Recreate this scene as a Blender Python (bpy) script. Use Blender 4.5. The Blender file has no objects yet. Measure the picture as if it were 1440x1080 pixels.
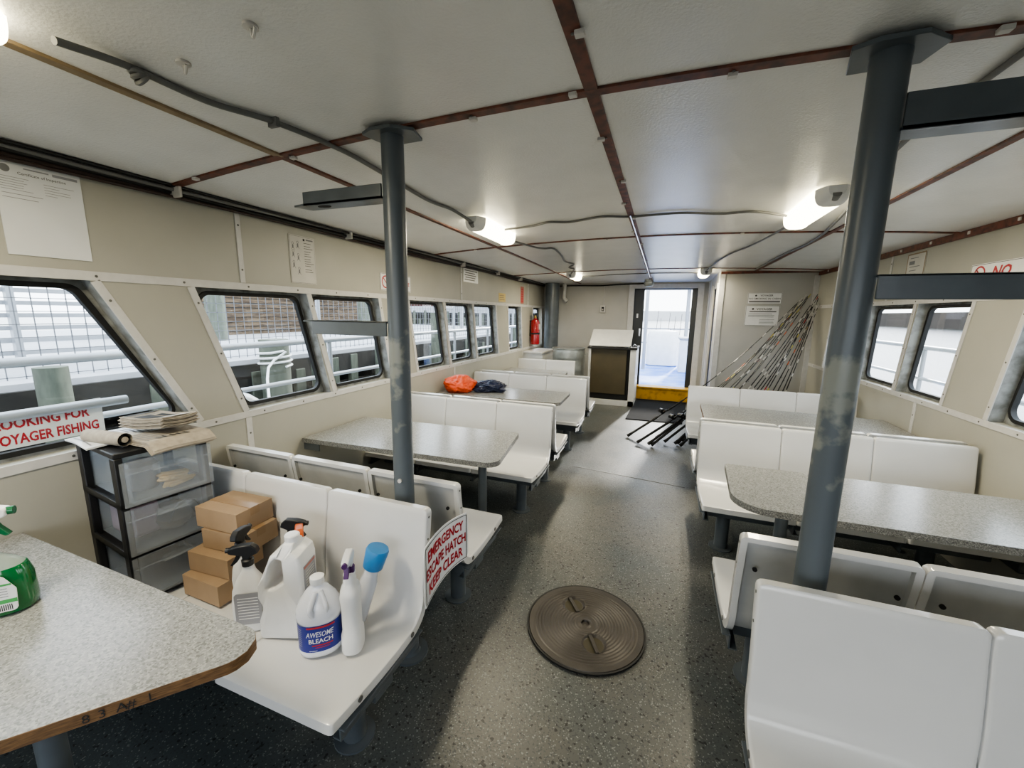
import bpy, bmesh, math, random
from mathutils import Vector, Matrix, Euler
random.seed(7)
C = bpy.context.scene.collection
PI = math.pi
# ------------------------------------------------------------------ materials
MATS = {}
def nt(name):
    m = bpy.data.materials.new(name); m.use_nodes = True
    n = m.node_tree; b = n.nodes['Principled BSDF']
    return m, n, b
def mat(name, col, rough=.5, metal=0, noise=.06, nscale=8, bump=0, bscale=60, spec=.5, coat=0, col2=None, lo=.4, hi=.6, trans=0, emit=None, estr=0, alpha=1, stretch=None):
    if name in MATS: return MATS[name]
    m, n, b = nt(name); L = n.links
    tc = n.nodes.new('ShaderNodeTexCoord')
    src = tc.outputs['Object']
    if stretch:
        mp = n.nodes.new('ShaderNodeMapping'); mp.inputs['Scale'].default_value = stretch; L.new(src, mp.inputs[0]); src = mp.outputs[0]
    nz = n.nodes.new('ShaderNodeTexNoise'); nz.inputs['Scale'].default_value = nscale; nz.inputs['Detail'].default_value = 5
    L.new(src, nz.inputs['Vector'])
    cr = n.nodes.new('ShaderNodeValToRGB'); e = cr.color_ramp.elements
    c2 = col2 if col2 else tuple(max(0, c*(1-noise*2)) for c in col)
    e[0].position = lo-.15 if not col2 else lo; e[1].position = hi+.1 if not col2 else hi
    e[0].color = (*c2, 1); e[1].color = (*col, 1)
    L.new(nz.outputs['Fac'], cr.inputs[0]); L.new(cr.outputs[0], b.inputs['Base Color'])
    b.inputs['Roughness'].default_value = rough; b.inputs['Metallic'].default_value = metal
    b.inputs['Specular IOR Level'].default_value = spec; b.inputs['Coat Weight'].default_value = coat
    b.inputs['Transmission Weight'].default_value = trans; b.inputs['Alpha'].default_value = alpha
    if emit: b.inputs['Emission Color'].default_value = (*emit, 1); b.inputs['Emission Strength'].default_value = estr
    if bump:
        n2 = n.nodes.new('ShaderNodeTexNoise'); n2.inputs['Scale'].default_value = bscale; n2.inputs['Detail'].default_value = 3
        L.new(src, n2.inputs['Vector'])
        bp = n.nodes.new('ShaderNodeBump'); bp.inputs['Strength'].default_value = bump; bp.inputs['Distance'].default_value = .004
        L.new(n2.outputs['Fac'], bp.inputs['Height']); L.new(bp.outputs[0], b.inputs['Normal'])
    MATS[name] = m; return m
def speckle(name, base, base2, specks, rough=.35, big=6, bump=.1, worn=None, coat=0):
    """laminate / paint-chip material: voronoi cells recoloured at random"""
    m, n, b = nt(name); L = n.links
    tc = n.nodes.new('ShaderNodeTexCoord')
    nz = n.nodes.new('ShaderNodeTexNoise'); nz.inputs['Scale'].default_value = big; nz.inputs['Detail'].default_value = 6
    L.new(tc.outputs['Object'], nz.inputs['Vector'])
    mx = n.nodes.new('ShaderNodeMix'); mx.data_type = 'RGBA'
    mx.inputs[6].default_value = (*base, 1); mx.inputs[7].default_value = (*base2, 1)
    mr = n.nodes.new('ShaderNodeMapRange'); mr.inputs[1].default_value = .4; mr.inputs[2].default_value = .6
    L.new(nz.outputs['Fac'], mr.inputs[0]); 
    fac = mr.outputs[0]
    if worn:     # wear band along the aisle (object x around worn[0], half width worn[1])
        sp = n.nodes.new('ShaderNodeSeparateXYZ'); L.new(tc.outputs['Object'], sp.inputs[0])
        s1 = n.nodes.new('ShaderNodeMath'); s1.operation = 'SUBTRACT'; L.new(sp.outputs[0], s1.inputs[0]); s1.inputs[1].default_value = worn[0]
        s2 = n.nodes.new('ShaderNodeMath'); s2.operation = 'ABSOLUTE'; L.new(s1.outputs[0], s2.inputs[0])
        s3 = n.nodes.new('ShaderNodeMapRange'); s3.inputs[1].default_value = worn[1]; s3.inputs[2].default_value = worn[1]*.4; L.new(s2.outputs[0], s3.inputs[0])
        s4 = n.nodes.new('ShaderNodeMath'); s4.operation = 'MULTIPLY'; L.new(s3.outputs[0], s4.inputs[0])
        mr.inputs[1].default_value = .30; mr.inputs[2].default_value = .56
        L.new(mr.outputs[0], s4.inputs[1]); fac = s4.outputs[0]
    L.new(fac, mx.inputs[0]); cur = mx.outputs[2]
    for (sc, thr, col) in specks:
        v = n.nodes.new('ShaderNodeTexVoronoi'); v.inputs['Scale'].default_value = sc
        L.new(tc.outputs['Object'], v.inputs['Vector'])
        sx = n.nodes.new('ShaderNodeSeparateXYZ'); L.new(v.outputs['Color'], sx.inputs[0])
        g = n.nodes.new('ShaderNodeMath'); g.operation = 'LESS_THAN'; g.inputs[1].default_value = thr; L.new(sx.outputs[0], g.inputs[0])
        m2 = n.nodes.new('ShaderNodeMix'); m2.data_type = 'RGBA'; m2.inputs[7].default_value = (*col, 1)
        L.new(g.outputs[0], m2.inputs[0]); L.new(cur, m2.inputs[6]); cur = m2.outputs[2]
    L.new(cur, b.inputs['Base Color'])
    r2 = n.nodes.new('ShaderNodeMapRange'); r2.inputs[3].default_value = rough*(.85 if worn else .97); r2.inputs[4].default_value = rough*(1.2 if worn else 1.03)
    L.new(nz.outputs['Fac'], r2.inputs[0]); L.new(r2.outputs[0], b.inputs['Roughness'])
    b.inputs['Coat Weight'].default_value = coat
    if bump:
        n2 = n.nodes.new('ShaderNodeTexNoise'); n2.inputs['Scale'].default_value = 90
        L.new(tc.outputs['Object'], n2.inputs['Vector'])
        bp = n.nodes.new('ShaderNodeBump'); bp.inputs['Strength'].default_value = bump; bp.inputs['Distance'].default_value = .004
        L.new(n2.outputs['Fac'], bp.inputs['Height']); L.new(bp.outputs[0], b.inputs['Normal'])
    MATS[name] = m; return m
def glass(name, tint=(.92,.95,.96), gl=.08):
    m = bpy.data.materials.new(name); m.use_nodes = True; n = m.node_tree; n.nodes.clear(); L = n.links
    o = n.nodes.new('ShaderNodeOutputMaterial'); t = n.nodes.new('ShaderNodeBsdfTransparent'); t.inputs[0].default_value = (*tint, 1)
    g = n.nodes.new('ShaderNodeBsdfGlossy'); g.inputs['Roughness'].default_value = .02
    f = n.nodes.new('ShaderNodeFresnel'); f.inputs[0].default_value = 1.45
    a = n.nodes.new('ShaderNodeMath'); a.operation = 'MINIMUM'; a.inputs[1].default_value = .10; L.new(f.outputs[0], a.inputs[0])
    x = n.nodes.new('ShaderNodeMixShader'); L.new(a.outputs[0], x.inputs[0]); L.new(t.outputs[0], x.inputs[1]); L.new(g.outputs[0], x.inputs[2]); L.new(x.outputs[0], o.inputs[0])
    MATS[name] = m; return m
def clearplastic(name, tint, milky, rough=.25):
    m = bpy.data.materials.new(name); m.use_nodes = True; n = m.node_tree; n.nodes.clear(); L = n.links
    o = n.nodes.new('ShaderNodeOutputMaterial'); t = n.nodes.new('ShaderNodeBsdfTransparent'); t.inputs[0].default_value = (*tint, 1)
    g = n.nodes.new('ShaderNodeBsdfPrincipled'); g.inputs['Base Color'].default_value = (*tint, 1); g.inputs['Roughness'].default_value = rough
    x = n.nodes.new('ShaderNodeMixShader'); x.inputs[0].default_value = milky; L.new(t.outputs[0], x.inputs[1]); L.new(g.outputs[0], x.inputs[2]); L.new(x.outputs[0], o.inputs[0])
    MATS[name] = m; return m

M_wall = mat('wall_panel', (.415,.405,.352), .45, nscale=3, noise=.05, bump=.05, bscale=30)
M_wallback = mat('wall_back_paint', (.46,.45,.42), .45, nscale=3, noise=.05)
M_trim = mat('trim_paint', (.60,.59,.57), .4, nscale=20, noise=.06)
M_ceil = mat('ceiling_panel', (.80,.795,.77), .24, nscale=5, noise=.035, bump=.35, bscale=110)
M_strip = mat('strip_brown', (.17,.055,.03), .5, nscale=25, noise=.2, col2=(.07,.03,.02), lo=.35, hi=.6)
M_striptan = mat('strip_tan', (.30,.22,.13), .5, nscale=25, noise=.15)
M_stripdark = mat('strip_dark', (.05,.03,.025), .5, nscale=25, noise=.2)
M_bench = mat('bench_gelcoat', (.67,.665,.65), .22, nscale=4, noise=.03, coat=.3, bump=.03, bscale=20)
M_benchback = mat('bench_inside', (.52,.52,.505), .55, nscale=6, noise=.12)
M_steel = mat('grey_steel_paint', (.105,.122,.135), .28, nscale=10, noise=.12, bump=.1, bscale=25)
def worn_pole():
    m = mat('worn_grey_paint', (.24,.25,.225), .35, nscale=11, col2=(.105,.122,.135), lo=.50, hi=.60, bump=.2, bscale=30)
    n = m.node_tree; L = n.links
    nz = [x for x in n.nodes if x.type == 'TEX_NOISE'][0]; cr = [x for x in n.nodes if x.type == 'VALTORGB'][0]
    tc = [x for x in n.nodes if x.type == 'TEX_COORD'][0]
    sp = n.nodes.new('ShaderNodeSeparateXYZ'); L.new(tc.outputs['Object'], sp.inputs[0])
    a = n.nodes.new('ShaderNodeMath'); a.operation = 'SUBTRACT'; a.inputs[1].default_value = 1.33; L.new(sp.outputs[2], a.inputs[0])
    b = n.nodes.new('ShaderNodeMath'); b.operation = 'ABSOLUTE'; L.new(a.outputs[0], b.inputs[0])
    c = n.nodes.new('ShaderNodeMapRange'); c.inputs[1].default_value = .12; c.inputs[2].default_value = .30; c.inputs[3].default_value = .05; c.inputs[4].default_value = -.25; L.new(b.outputs[0], c.inputs[0])
    d = n.nodes.new('ShaderNodeMath'); d.operation = 'ADD'; L.new(nz.outputs['Fac'], d.inputs[0]); L.new(c.outputs[0], d.inputs[1]); L.new(d.outputs[0], cr.inputs[0])
    return m
M_worn = worn_pole()
M_floor = speckle('floor_paint', (.068,.082,.084), (.108,.107,.098), [(190,.16,(.06,.068,.068)),(230,.06,(.22,.23,.22)),(110,.035,(.025,.025,.025))], rough=.38, big=2.2, bump=.25, worn=(-.25,1.1))
M_lam = speckle('table_laminate', (.275,.28,.278), (.265,.27,.268), [(230,.30,(.36,.365,.355)),(200,.20,(.19,.195,.19))], rough=.24, big=10, bump=0)
M_lamedge = speckle('laminate_edge', (.20,.20,.19), (.17,.17,.165), [(330,.3,(.32,.32,.30)),(290,.25,(.09,.09,.09))], rough=.45, big=10, bump=.02)
M_wood = mat('plywood_edge', (.25,.14,.06), .6, nscale=12, col2=(.12,.065,.03), lo=.35, hi=.65, stretch=(3,3,25))
M_blackp = mat('black_plastic', (.010,.010,.011), .45)
M_black = mat('black_rubber', (.012,.012,.012), .6)
M_gal = mat('window_metal', (.33,.34,.33), .55, metal=.2, nscale=14, col2=(.17,.17,.155), lo=.35, hi=.6)
M_gal2 = mat('galvanised', (.42,.44,.42), .4, metal=.7, nscale=9, noise=.15)
M_glass = glass('window_glass')
M_screw = mat('screw_head', (.16,.16,.15), .5, metal=.4)
M_clip = mat('clip_white', (.6,.58,.55), .4)
M_chrome = mat('polished_steel', (.6,.6,.6), .18, metal=1)
M_cable = mat('cable_grey', (.17,.17,.165), .5)
M_white = mat('white_plastic', (.80,.80,.79), .3)
M_whitem = mat('milky_plastic', (.78,.80,.86), .22, coat=.3)
M_paper = mat('paper', (.62,.60,.55), .6, nscale=10)
M_paperw = mat('paper_white', (.74,.75,.75), .25, nscale=4, noise=.04)
M_newsg = mat('newsprint', (.40,.355,.29), .8, nscale=40, noise=.15)
M_ink = mat('ink_black', (.03,.03,.03), .6)
M_inkg = mat('ink_grey', (.22,.22,.22), .6)
M_red = mat('sign_red', (.45,.02,.03), .4)
M_redp = mat('pink_faded', (.45,.17,.14), .5)
M_yel = mat('yellow_sticker', (.60,.46,.17), .5)
M_card = mat('cardboard', (.36,.25,.155), .75, nscale=12, noise=.06)
M_tape = mat('parcel_tape', (.30,.19,.10), .3, noise=.03)
M_green = mat('green_plastic', (.01,.13,.05), .25, coat=.3)
M_greenl = mat('green_liquid', (.006,.13,.035), .12, coat=.5, noise=.03)
M_clearb = mat('clear_bottle', (.42,.50,.46), .12, coat=.5, alpha=.65)
M_orange = mat('orange_plastic', (.62,.13,.03), .4)
M_purple = mat('purple_plastic', (.08,.02,.12), .4)
M_blue = mat('blue_plastic', (.05,.27,.62), .4)
M_label = mat('blue_label', (.02,.03,.25), .3, noise=.04)
M_labelgrey = mat('grey_label', (.33,.33,.35), .4)
M_labelgrn = mat('green_label', (.07,.36,.10), .4)
M_clear = clearplastic('clear_drawer', (.86,.89,.92), .13)
M_rope = mat('yellow_rope', (.60,.42,.20), .8)
M_pink = mat('pink_cloth', (.45,.30,.34), .8)
M_olive = mat('olive_stuff', (.06,.05,.03), .7)
M_fabO = mat('orange_cloth', (.75,.10,.03), .45, nscale=8, noise=.12, bump=.4, bscale=18)
M_fabN = mat('navy_cloth', (.015,.022,.06), .35, nscale=8, noise=.2, bump=.5, bscale=18)
M_ext = mat('extinguisher_red', (.30,.004,.008), .25, coat=.4)
M_brass = mat('brass', (.4,.28,.1), .35, metal=1)
M_cpanel = mat('counter_brown', (.075,.06,.03), .55, nscale=5, noise=.1)
M_cwhite = mat('counter_white', (.62,.62,.60), .4)
M_yellow = mat('step_yellow', (.55,.30,.015), .45, nscale=9, col2=(.28,.15,.02), lo=.3, hi=.5)
M_mat = mat('mat_black', (.008,.0085,.01), .9, spec=.15, bump=.5, bscale=120)
M_hatch = mat('hatch_metal', (.072,.064,.056), .42, metal=.3, nscale=7, noise=.18, bump=.15, bscale=80)
M_hatchd = mat('hatch_recess', (.055,.045,.02), .6, nscale=15, noise=.2)
M_dark = mat('dark_opening', (.012,.012,.012), .7)
M_door = mat('door_dark', (.035,.038,.04), .4)
M_lamp = mat('lamp_diffuser', (.9,.9,.8), .4, emit=(1,.90,.62), estr=4)
M_rodb = mat('rod_black', (.012,.012,.014), .3)
M_rodo = mat('rod_orange', (.6,.12,.03), .4)
M_rody = mat('rod_yellow', (.5,.45,.08), .4)
M_rodr = mat('rod_red', (.4,.03,.03), .4)
M_rodc = mat('rod_cork', (.4,.28,.15), .7)
# outside
M_pile = mat('piling_wood', (.12,.135,.105), .8, nscale=6, noise=.2, stretch=(4,4,1))
M_brick = mat('brown_timber', (.065,.042,.026), .85, nscale=4, col2=(.15,.105,.065), lo=.4, hi=.6, stretch=(1,1,8))
M_redw = mat('red_building', (.07,.025,.02), .8)
M_rail = mat('aluminium_rail', (.36,.38,.41), .4, metal=.3)
M_ghost = mat('pale_concrete', (.42,.43,.46), .8)
M_tim = mat('dock_timber', (.026,.024,.021), .85, nscale=6, noise=.25)
M_wire = mat('wire', (.14,.145,.16), .6)
M_bluedeck = mat('blue_deck', (.05,.17,.60), .5, nscale=3, col2=(.22,.34,.66), lo=.4, hi=.65)
M_wdeck = mat('white_gel', (.75,.77,.78), .4)
M_shorelight = mat('hazy_shore', (.55,.56,.57), .9, nscale=.2)  # pale colour carries the haze over the far shore
M_shore = mat('shore_trees', (.04,.031,.025), .9, nscale=.2, noise=.2)
M_boat = mat('moored_boat_white', (.8,.8,.8), .4)
def water():
    m, n, b = nt('harbour_water'); L = n.links
    b.inputs['Base Color'].default_value = (.06,.065,.065, 1); b.inputs['Roughness'].default_value = .18
    tc = n.nodes.new('ShaderNodeTexCoord'); nz = n.nodes.new('ShaderNodeTexNoise'); nz.inputs['Scale'].default_value = 2; nz.inputs['Detail'].default_value = 4
    L.new(tc.outputs['Object'], nz.inputs[0]); bp = n.nodes.new('ShaderNodeBump'); bp.inputs['Strength'].default_value = .10; bp.inputs['Distance'].default_value = .03
    L.new(nz.outputs[0], bp.inputs['Height']); L.new(bp.outputs[0], b.inputs['Normal']); return m
M_water = water()

# ------------------------------------------------------------------ mesh builder
def catmull(pts, n=6):
    P = [Vector(p) for p in pts]
    if len(P) < 3: return P
    out = []
    Q = [2*P[0]-P[1]] + P + [2*P[-1]-P[-2]]
    for i in range(1, len(Q)-2):
        for k in range(n):
            t = k/n; a, b, c, d = Q[i-1], Q[i], Q[i+1], Q[i+2]
            out.append(.5*((2*b)+(c-a)*t+(2*a-5*b+4*c-d)*t*t+(3*b-a-3*c+d)*t**3))
    out.append(P[-1]); return out
class MB:
    def __init__(s): s.v = []; s.f = []; s.m = []; s.mats = []
    def mi(s, m):
        if m not in s.mats: s.mats.append(m)
        return s.mats.index(m)
    def add(s, vs, fs, m):
        o = len(s.v); i = s.mi(m); s.v += [Vector(v) for v in vs]
        for f in fs: s.f.append([o+k for k in f]); s.m.append(i)
        return s
    def box(s, c, d, m, R=None):
        x, y, z = d[0]/2, d[1]/2, d[2]/2
        vs = [Vector((a*x, b*y, e*z)) for a in (-1,1) for b in (-1,1) for e in (-1,1)]
        if R is not None: vs = [R @ v for v in vs]
        c = Vector(c); vs = [v+c for v in vs]
        return s.add(vs, [(0,1,3,2),(4,6,7,5),(0,4,5,1),(2,3,7,6),(0,2,6,4),(1,5,7,3)], m)
    def bb(s, a, b, m):   # box from two corners
        return s.box([(a[i]+b[i])/2 for i in range(3)], [abs(b[i]-a[i]) for i in range(3)], m)
    def tube(s, pts, r, m, n=10, cap=True, smooth=0):
        P = catmull(pts, smooth) if smooth else [Vector(p) for p in pts]
        k = len(P); rr = r if isinstance(r, (list, tuple)) else [r]*k
        if len(rr) != k: rr = [rr[0]+(rr[-1]-rr[0])*i/(k-1) for i in range(k)]
        up = None; vs = []
        for i, p in enumerate(P):
            t = (P[min(i+1,k-1)]-P[max(i-1,0)]).normalized()
            if up is None: up = t.orthogonal().normalized()
            up = (up - t*up.dot(t)).normalized(); w = t.cross(up)
            for j in range(n):
                a = 2*PI*j/n; vs.append(p+(up*math.cos(a)+w*math.sin(a))*rr[i])
        fs = [(i*n+j, i*n+(j+1)%n, (i+1)*n+(j+1)%n, (i+1)*n+j) for i in range(k-1) for j in range(n)]
        if cap: fs += [tuple(reversed(range(n))), tuple(range((k-1)*n, k*n))]
        return s.add(vs, fs, m)
    def lathe(s, prof, m, n=24, c=(0,0,0), sx=1, sy=1, R=None, p=2, cap=True):
        """prof: (r, z) or (r, z, sx, sy); p: superellipse power"""
        vs = []
        for q in prof:
            r, z = q[0], q[1]; ax, ay = (q[2], q[3]) if len(q) > 2 else (sx, sy)
            for j in range(n):
                a = 2*PI*(j+.5)/n; ca, sa = math.cos(a), math.sin(a)
                k = (abs(ca)**p+abs(sa)**p)**(-1/p)
                vs.append(Vector((r*ax*ca*k, r*ay*sa*k, z)))
        if R is not None: vs = [R @ v for v in vs]
        vs = [v+Vector(c) for v in vs]; k = len(prof)
        fs = [(i*n+j, i*n+(j+1)%n, (i+1)*n+(j+1)%n, (i+1)*n+j) for i in range(k-1) for j in range(n)]
        if cap: fs += [tuple(reversed(range(n))), tuple(range((k-1)*n, k*n))]
        return s.add(vs, fs, m)
    def prism(s, poly, h0, h1, m, T=None, mside=None):
        """poly 2D, extruded along local z, T maps Vector -> Vector"""
        n = len(poly); vs = [Vector((p[0], p[1], h0)) for p in poly]+[Vector((p[0], p[1], h1)) for p in poly]
        if T: vs = [T(v) for v in vs]
        s.add(vs, [tuple(reversed(range(n))), tuple(range(n, 2*n))], m)
        o = len(s.v)-2*n; i = s.mi(mside or m)
        for k in range(n): s.f.append([o+k, o+(k+1)%n, o+n+(k+1)%n, o+n+k]); s.m.append(i)
        return s
    def build(s, name, parent=None, origin=None, smooth=40, bevel=0, seg=2, merge=False):
        me = bpy.data.meshes.new(name)
        o0 = Vector(origin) if origin is not None else Vector((0,0,0))
        if origin is None and parent is None and s.v:
            lo = [min(v[i] for v in s.v) for i in range(3)]; hi = [max(v[i] for v in s.v) for i in range(3)]
            o0 = Vector(((lo[0]+hi[0])/2, (lo[1]+hi[1])/2, lo[2]))
        me.from_pydata([v-o0 for v in s.v], [], s.f)
        for m in s.mats: me.materials.append(m)
        for p, i in zip(me.polygons, s.m): p.material_index = i
        bm = bmesh.new(); bm.from_mesh(me)
        if merge: bmesh.ops.remove_doubles(bm, verts=bm.verts, dist=1e-5)
        bmesh.ops.recalc_face_normals(bm, faces=bm.faces); bm.to_mesh(me); bm.free()
        if smooth:
            for p in me.polygons: p.use_smooth = True
            me.set_sharp_from_angle(angle=math.radians(smooth))
        o = bpy.data.objects.new(name, me); C.objects.link(o); o.location = o0
        if parent: o.parent = parent
        if bevel:
            b = o.modifiers.new('soft', 'BEVEL'); b.width = bevel; b.segments = seg; b.limit_method = 'ANGLE'; b.angle_limit = math.radians(50)
            b.harden_normals = False
        return o
def tag(o, label=None, cat=None, group=None, kind=None):
    if label: o['label'] = label
    if cat: o['category'] = cat
    if group: o['group'] = group
    if kind: o['kind'] = kind
    return o
def empty(name, loc, label, cat, group=None, rz=0):
    o = bpy.data.objects.new(name, None); C.objects.link(o); o.location = loc; o.rotation_euler = (0,0,rz); o.empty_display_size = .1
    return tag(o, label, cat, group)
def struct(o): o['kind'] = 'structure'; return o
def dup(o, parent=None):
    c = o.copy(); C.objects.link(c); c.parent = parent
    for ch in [x for x in bpy.data.objects if x.parent == o]: dup(ch, c)
    return c
_txt = {}
def text2d(s, size, bold=0, shear=0):
    key = (s, bold, shear)
    if key not in _txt:
        cu = bpy.data.curves.new('t', 'FONT'); cu.body = s; cu.size = 1; cu.offset = bold; cu.shear = shear; cu.resolution_u = 2
        ob = bpy.data.objects.new('t', cu); C.objects.link(ob); bpy.context.view_layer.update()
        me = bpy.data.meshes.new_from_object(ob.evaluated_get(bpy.context.evaluated_depsgraph_get()))
        _txt[key] = ([v.co.copy() for v in me.vertices], [tuple(p.vertices) for p in me.polygons])
        bpy.data.objects.remove(ob); bpy.data.curves.remove(cu); bpy.data.meshes.remove(me)
    v, f = _txt[key]
    return [(p.x*size, p.y*size) for p in v], f
def put_text(mb, s, x, y, size, m, T, bold=0, align='c', width=None, shear=0):
    v, f = text2d(s, size, bold, shear)
    x0 = min(p[0] for p in v); x1 = max(p[0] for p in v); k = 1
    if width: k = width/(x1-x0)
    off = {'c': -(x0+x1)/2, 'l': -x0, 'r': -x1}[align]
    mb.add([T(x+(p[0]+off)*k, y+p[1]) for p in v], f, m)
def board(name, label, cat, org, U, V, w, h, items, mb_mat, thick=.003, border=None, group=None, parent=None, bend=None):
    """flat sign; org = lower left corner, U, V unit vectors"""
    org, U, V = Vector(org), Vector(U).normalized(), Vector(V).normalized(); N = U.cross(V)
    def T(x, y, d=0.0012): return org+U*x+V*y+N*(thick+d)
    mb = MB()
    mb.add([org, org+U*w, org+U*w+V*h, org+V*h, org+N*thick, org+U*w+N*thick, org+U*w+V*h+N*thick, org+V*h+N*thick],
           [(3,2,1,0),(4,5,6,7),(0,1,5,4),(1,2,6,5),(2,3,7,6),(3,0,4,7)], mb_mat)
    def rect(x0, y0, x1, y1, m, d=.0008): mb.add([T(x0,y0,d),T(x1,y0,d),T(x1,y1,d),T(x0,y1,d)], [(0,1,2,3)], m)
    if border:
        t, g, m = border
        rect(g,g,w-g,g+t,m); rect(g,h-g-t,w-g,h-g,m); rect(g,g,g+t,h-g,m); rect(w-g-t,g,w-g,h-g,m)
    for it in items:
        if it[0] == 'rect': rect(*it[1:6])
        elif it[0] == 'text': put_text(mb, it[1], it[2], it[3], it[4], it[5], T, *(it[6:]))
        elif it[0] == 'ring':
            _, cx, cy, r0, r1, m = it; n = 28
            vs = [T(cx+r*math.cos(2*PI*i/n), cy+r*math.sin(2*PI*i/n)) for r in (r0, r1) for i in range(n)]
            mb.add(vs, [(i, (i+1)%n, n+(i+1)%n, n+i) for i in range(n)], m)
        elif it[0] == 'bar':
            _, x0, y0, x1, y1, t, m = it; dx, dy = x1-x0, y1-y0; l = math.hypot(dx, dy); nx, ny = -dy/l*t/2, dx/l*t/2
            mb.add([T(x0+nx,y0+ny),T(x0-nx,y0-ny),T(x1-nx,y1-ny),T(x1+nx,y1+ny)], [(0,1,2,3)], m)
    o = mb.build(name, origin=org+U*w/2+V*h/2, smooth=0)
    tag(o, label, cat, group); return o
def lines(x0, x1, ys, m, t=.004, jit=.3, rnd=None):
    r = rnd or random
    return [('rect', x0, y, x1-(x1-x0)*jit*r.random(), y+t, m) for y in ys]

# ------------------------------------------------------------------ dimensions
WL, WR, YB, YF = -2.36, 1.905, 8.25, -2.2
CX = -.25
def lerp(x, tab):
    for (a, va), (b, vb) in zip(tab, tab[1:]):
        if x <= b: return va+(vb-va)*max(0, (x-a))/(b-a)
    return tab[-1][1]
def zc(x, y):
    cam = lerp(y, [(-3,.105),(1.4,.103),(3.86,.083),(6.3,.060),(8.3,.008)])
    return 2.197+cam*(1-((x+.24)/2.14)**2)

# ------------------------------------------------------------------ floor, ceiling
mb = MB(); mb.add([(WL-.1,YF,0),(WR+.1,YF,0),(WR+.1,YB+.1,0),(WL-.1,YB+.1,0),(WL-.1,YF,-.1),(WR+.1,YF,-.1),(WR+.1,YB+.1,-.1),(WL-.1,YB+.1,-.1)],
    [(0,1,2,3),(4,7,6,5),(0,4,5,1),(1,5,6,2),(2,6,7,3),(3,7,4,0)], M_floor)
struct(mb.build('floor', origin=(0,0,0), smooth=0))
mb = MB(); nx, ny = 28, 40
for top in (0, .08):
    vs = []
    for j in range(ny+1):
        for i in range(nx+1):
            x = WL-.08+(WR-WL+.16)*i/nx; y = YF+(YB+.08-YF)*j/ny; vs.append((x, y, zc(x, y)+top))
    mb.add(vs, [(j*(nx+1)+i, j*(nx+1)+i+1, (j+1)*(nx+1)+i+1, (j+1)*(nx+1)+i) for j in range(ny) for i in range(nx)], M_ceil)
struct(mb.build('ceiling', origin=(0,0,0)))
# ------------------------------------------------------------------ walls with window openings
ZS, ZT = .985, 1.722       # opening bottom / top
LW = [(.15,1.06,.45,1.42),(1.485,2.215,1.72,2.385),(2.255,2.985,2.455,3.125),(3.45,4.10,3.59,4.245),(4.17,4.85,4.315,4.99),(4.92,5.65,5.06,5.785),(6.18,6.80,6.26,6.90),(7.52,8.10,7.57,8.16)]
RW = [(1.45,2.10,1.62,2.27),(2.42,3.13,2.60,3.27),(3.605,4.225,3.74,4.34),(4.295,5.05,4.41,5.10),(5.35,5.95,5.45,6.05)]  # first opening is an unseen window added to let in light
def side_wall(name, X, sgn, wins, t=.07):
    """sgn: outward direction along x; wins: (yTopNear, yTopFar, yBotNear, yBotFar)"""
    T = lambda v: Vector((X+sgn*v.z, v.x, v.y))
    mb = MB()
    mb.prism([(YF,-.0),(YB,-.0),(YB,ZS),(YF,ZS)], 0, t, M_wall, T)
    ztop = 2.205
    mb.prism([(YF,ZT),(YB,ZT),(YB,ztop),(YF,ztop)], 0, t, M_wall, T)
    a0, b0 = YF, YF
    for (tn, tf, bn, bf) in wins:
        mb.prism([(b0,ZS),(bn,ZS),(tn,ZT),(a0,ZT)], 0, t, M_wall, T, M_gal)
        a0, b0 = tf, bf
    mb.prism([(b0,ZS),(YB,ZS),(YB,ZT),(a0,ZT)], 0, t, M_wall, T)
    struct(mb.build(name, smooth=0))
side_wall('wall_left', WL, -1, LW)
side_wall('wall_right', WR, 1, RW)
def rounded(poly, r, n=6):
    out = []; k = len(poly)
    for i in range(k):
        p0, p, p1 = Vector(poly[i-1]), Vector(poly[i]), Vector(poly[(i+1)%k])
        a = (p0-p).normalized(); b = (p1-p).normalized(); ang = a.angle(b); d = r/math.tan(ang/2)
        s, e = p+a*d, p+b*d; c = p+(a+b).normalized()*(r/math.sin(ang/2))
        va, vb = s-c, e-c
        for j in range(n+1):
            t = j/n; q = va.lerp(vb, t).normalized()*r if True else 0
            out.append((c+q)[:])
    return out
def window(idx, X, sgn, w, nf=6):
    tn, tf, bn, bf = w
    T = lambda p, d: Vector((X+sgn*d, p[0], p[1]))
    def inset(g):  # quad inset by g
        return [(bn+g, ZS+g), (bf-g, ZS+g), (tf-g, ZT-g), (tn+g, ZT-g)]
    outer = inset(-.03); lp1 = rounded(inset(.018), .07, nf); lp2 = rounded(inset(.040), .055, nf)
    n = len(lp1); outx = [outer[i//(nf+1)] for i in range(n)]
    root = empty('window', (X+sgn*.08, (bn+tf)/2, ZS), None, None); root.name = 'window_%d' % idx; struct(root)
    o0 = root.location.copy()
    def ring(la, lb, d0, d1, m, name):
        mb = MB(); vs = [T(p, d0) for p in la]+[T(p, d0) for p in lb]+[T(p, d1) for p in lb]+[T(p, d1) for p in la]
        fs = []
        for b0 in (0, n, 2*n, 3*n):
            for i in range(n): fs.append((b0+i, b0+(i+1)%n, (b0+n+(i+1)%n)%(4*n), (b0+n+i)%(4*n)))
        mb.add([v-o0 for v in vs], fs, m); return mb.build(name, root, origin=(0,0,0), smooth=35, merge=True)
    ring(outx, lp1, .071, .082, M_gal, 'frame'); ring(lp1, lp2, .060, .088, M_black, 'gasket')
    mb = MB(); mb.add([T(p, .076)-o0 for p in lp2], [tuple(range(n))], M_glass); mb.build('pane', root, origin=(0,0,0), smooth=0)
for i, w in enumerate(LW): window(i+1, WL, -1, w)
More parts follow.
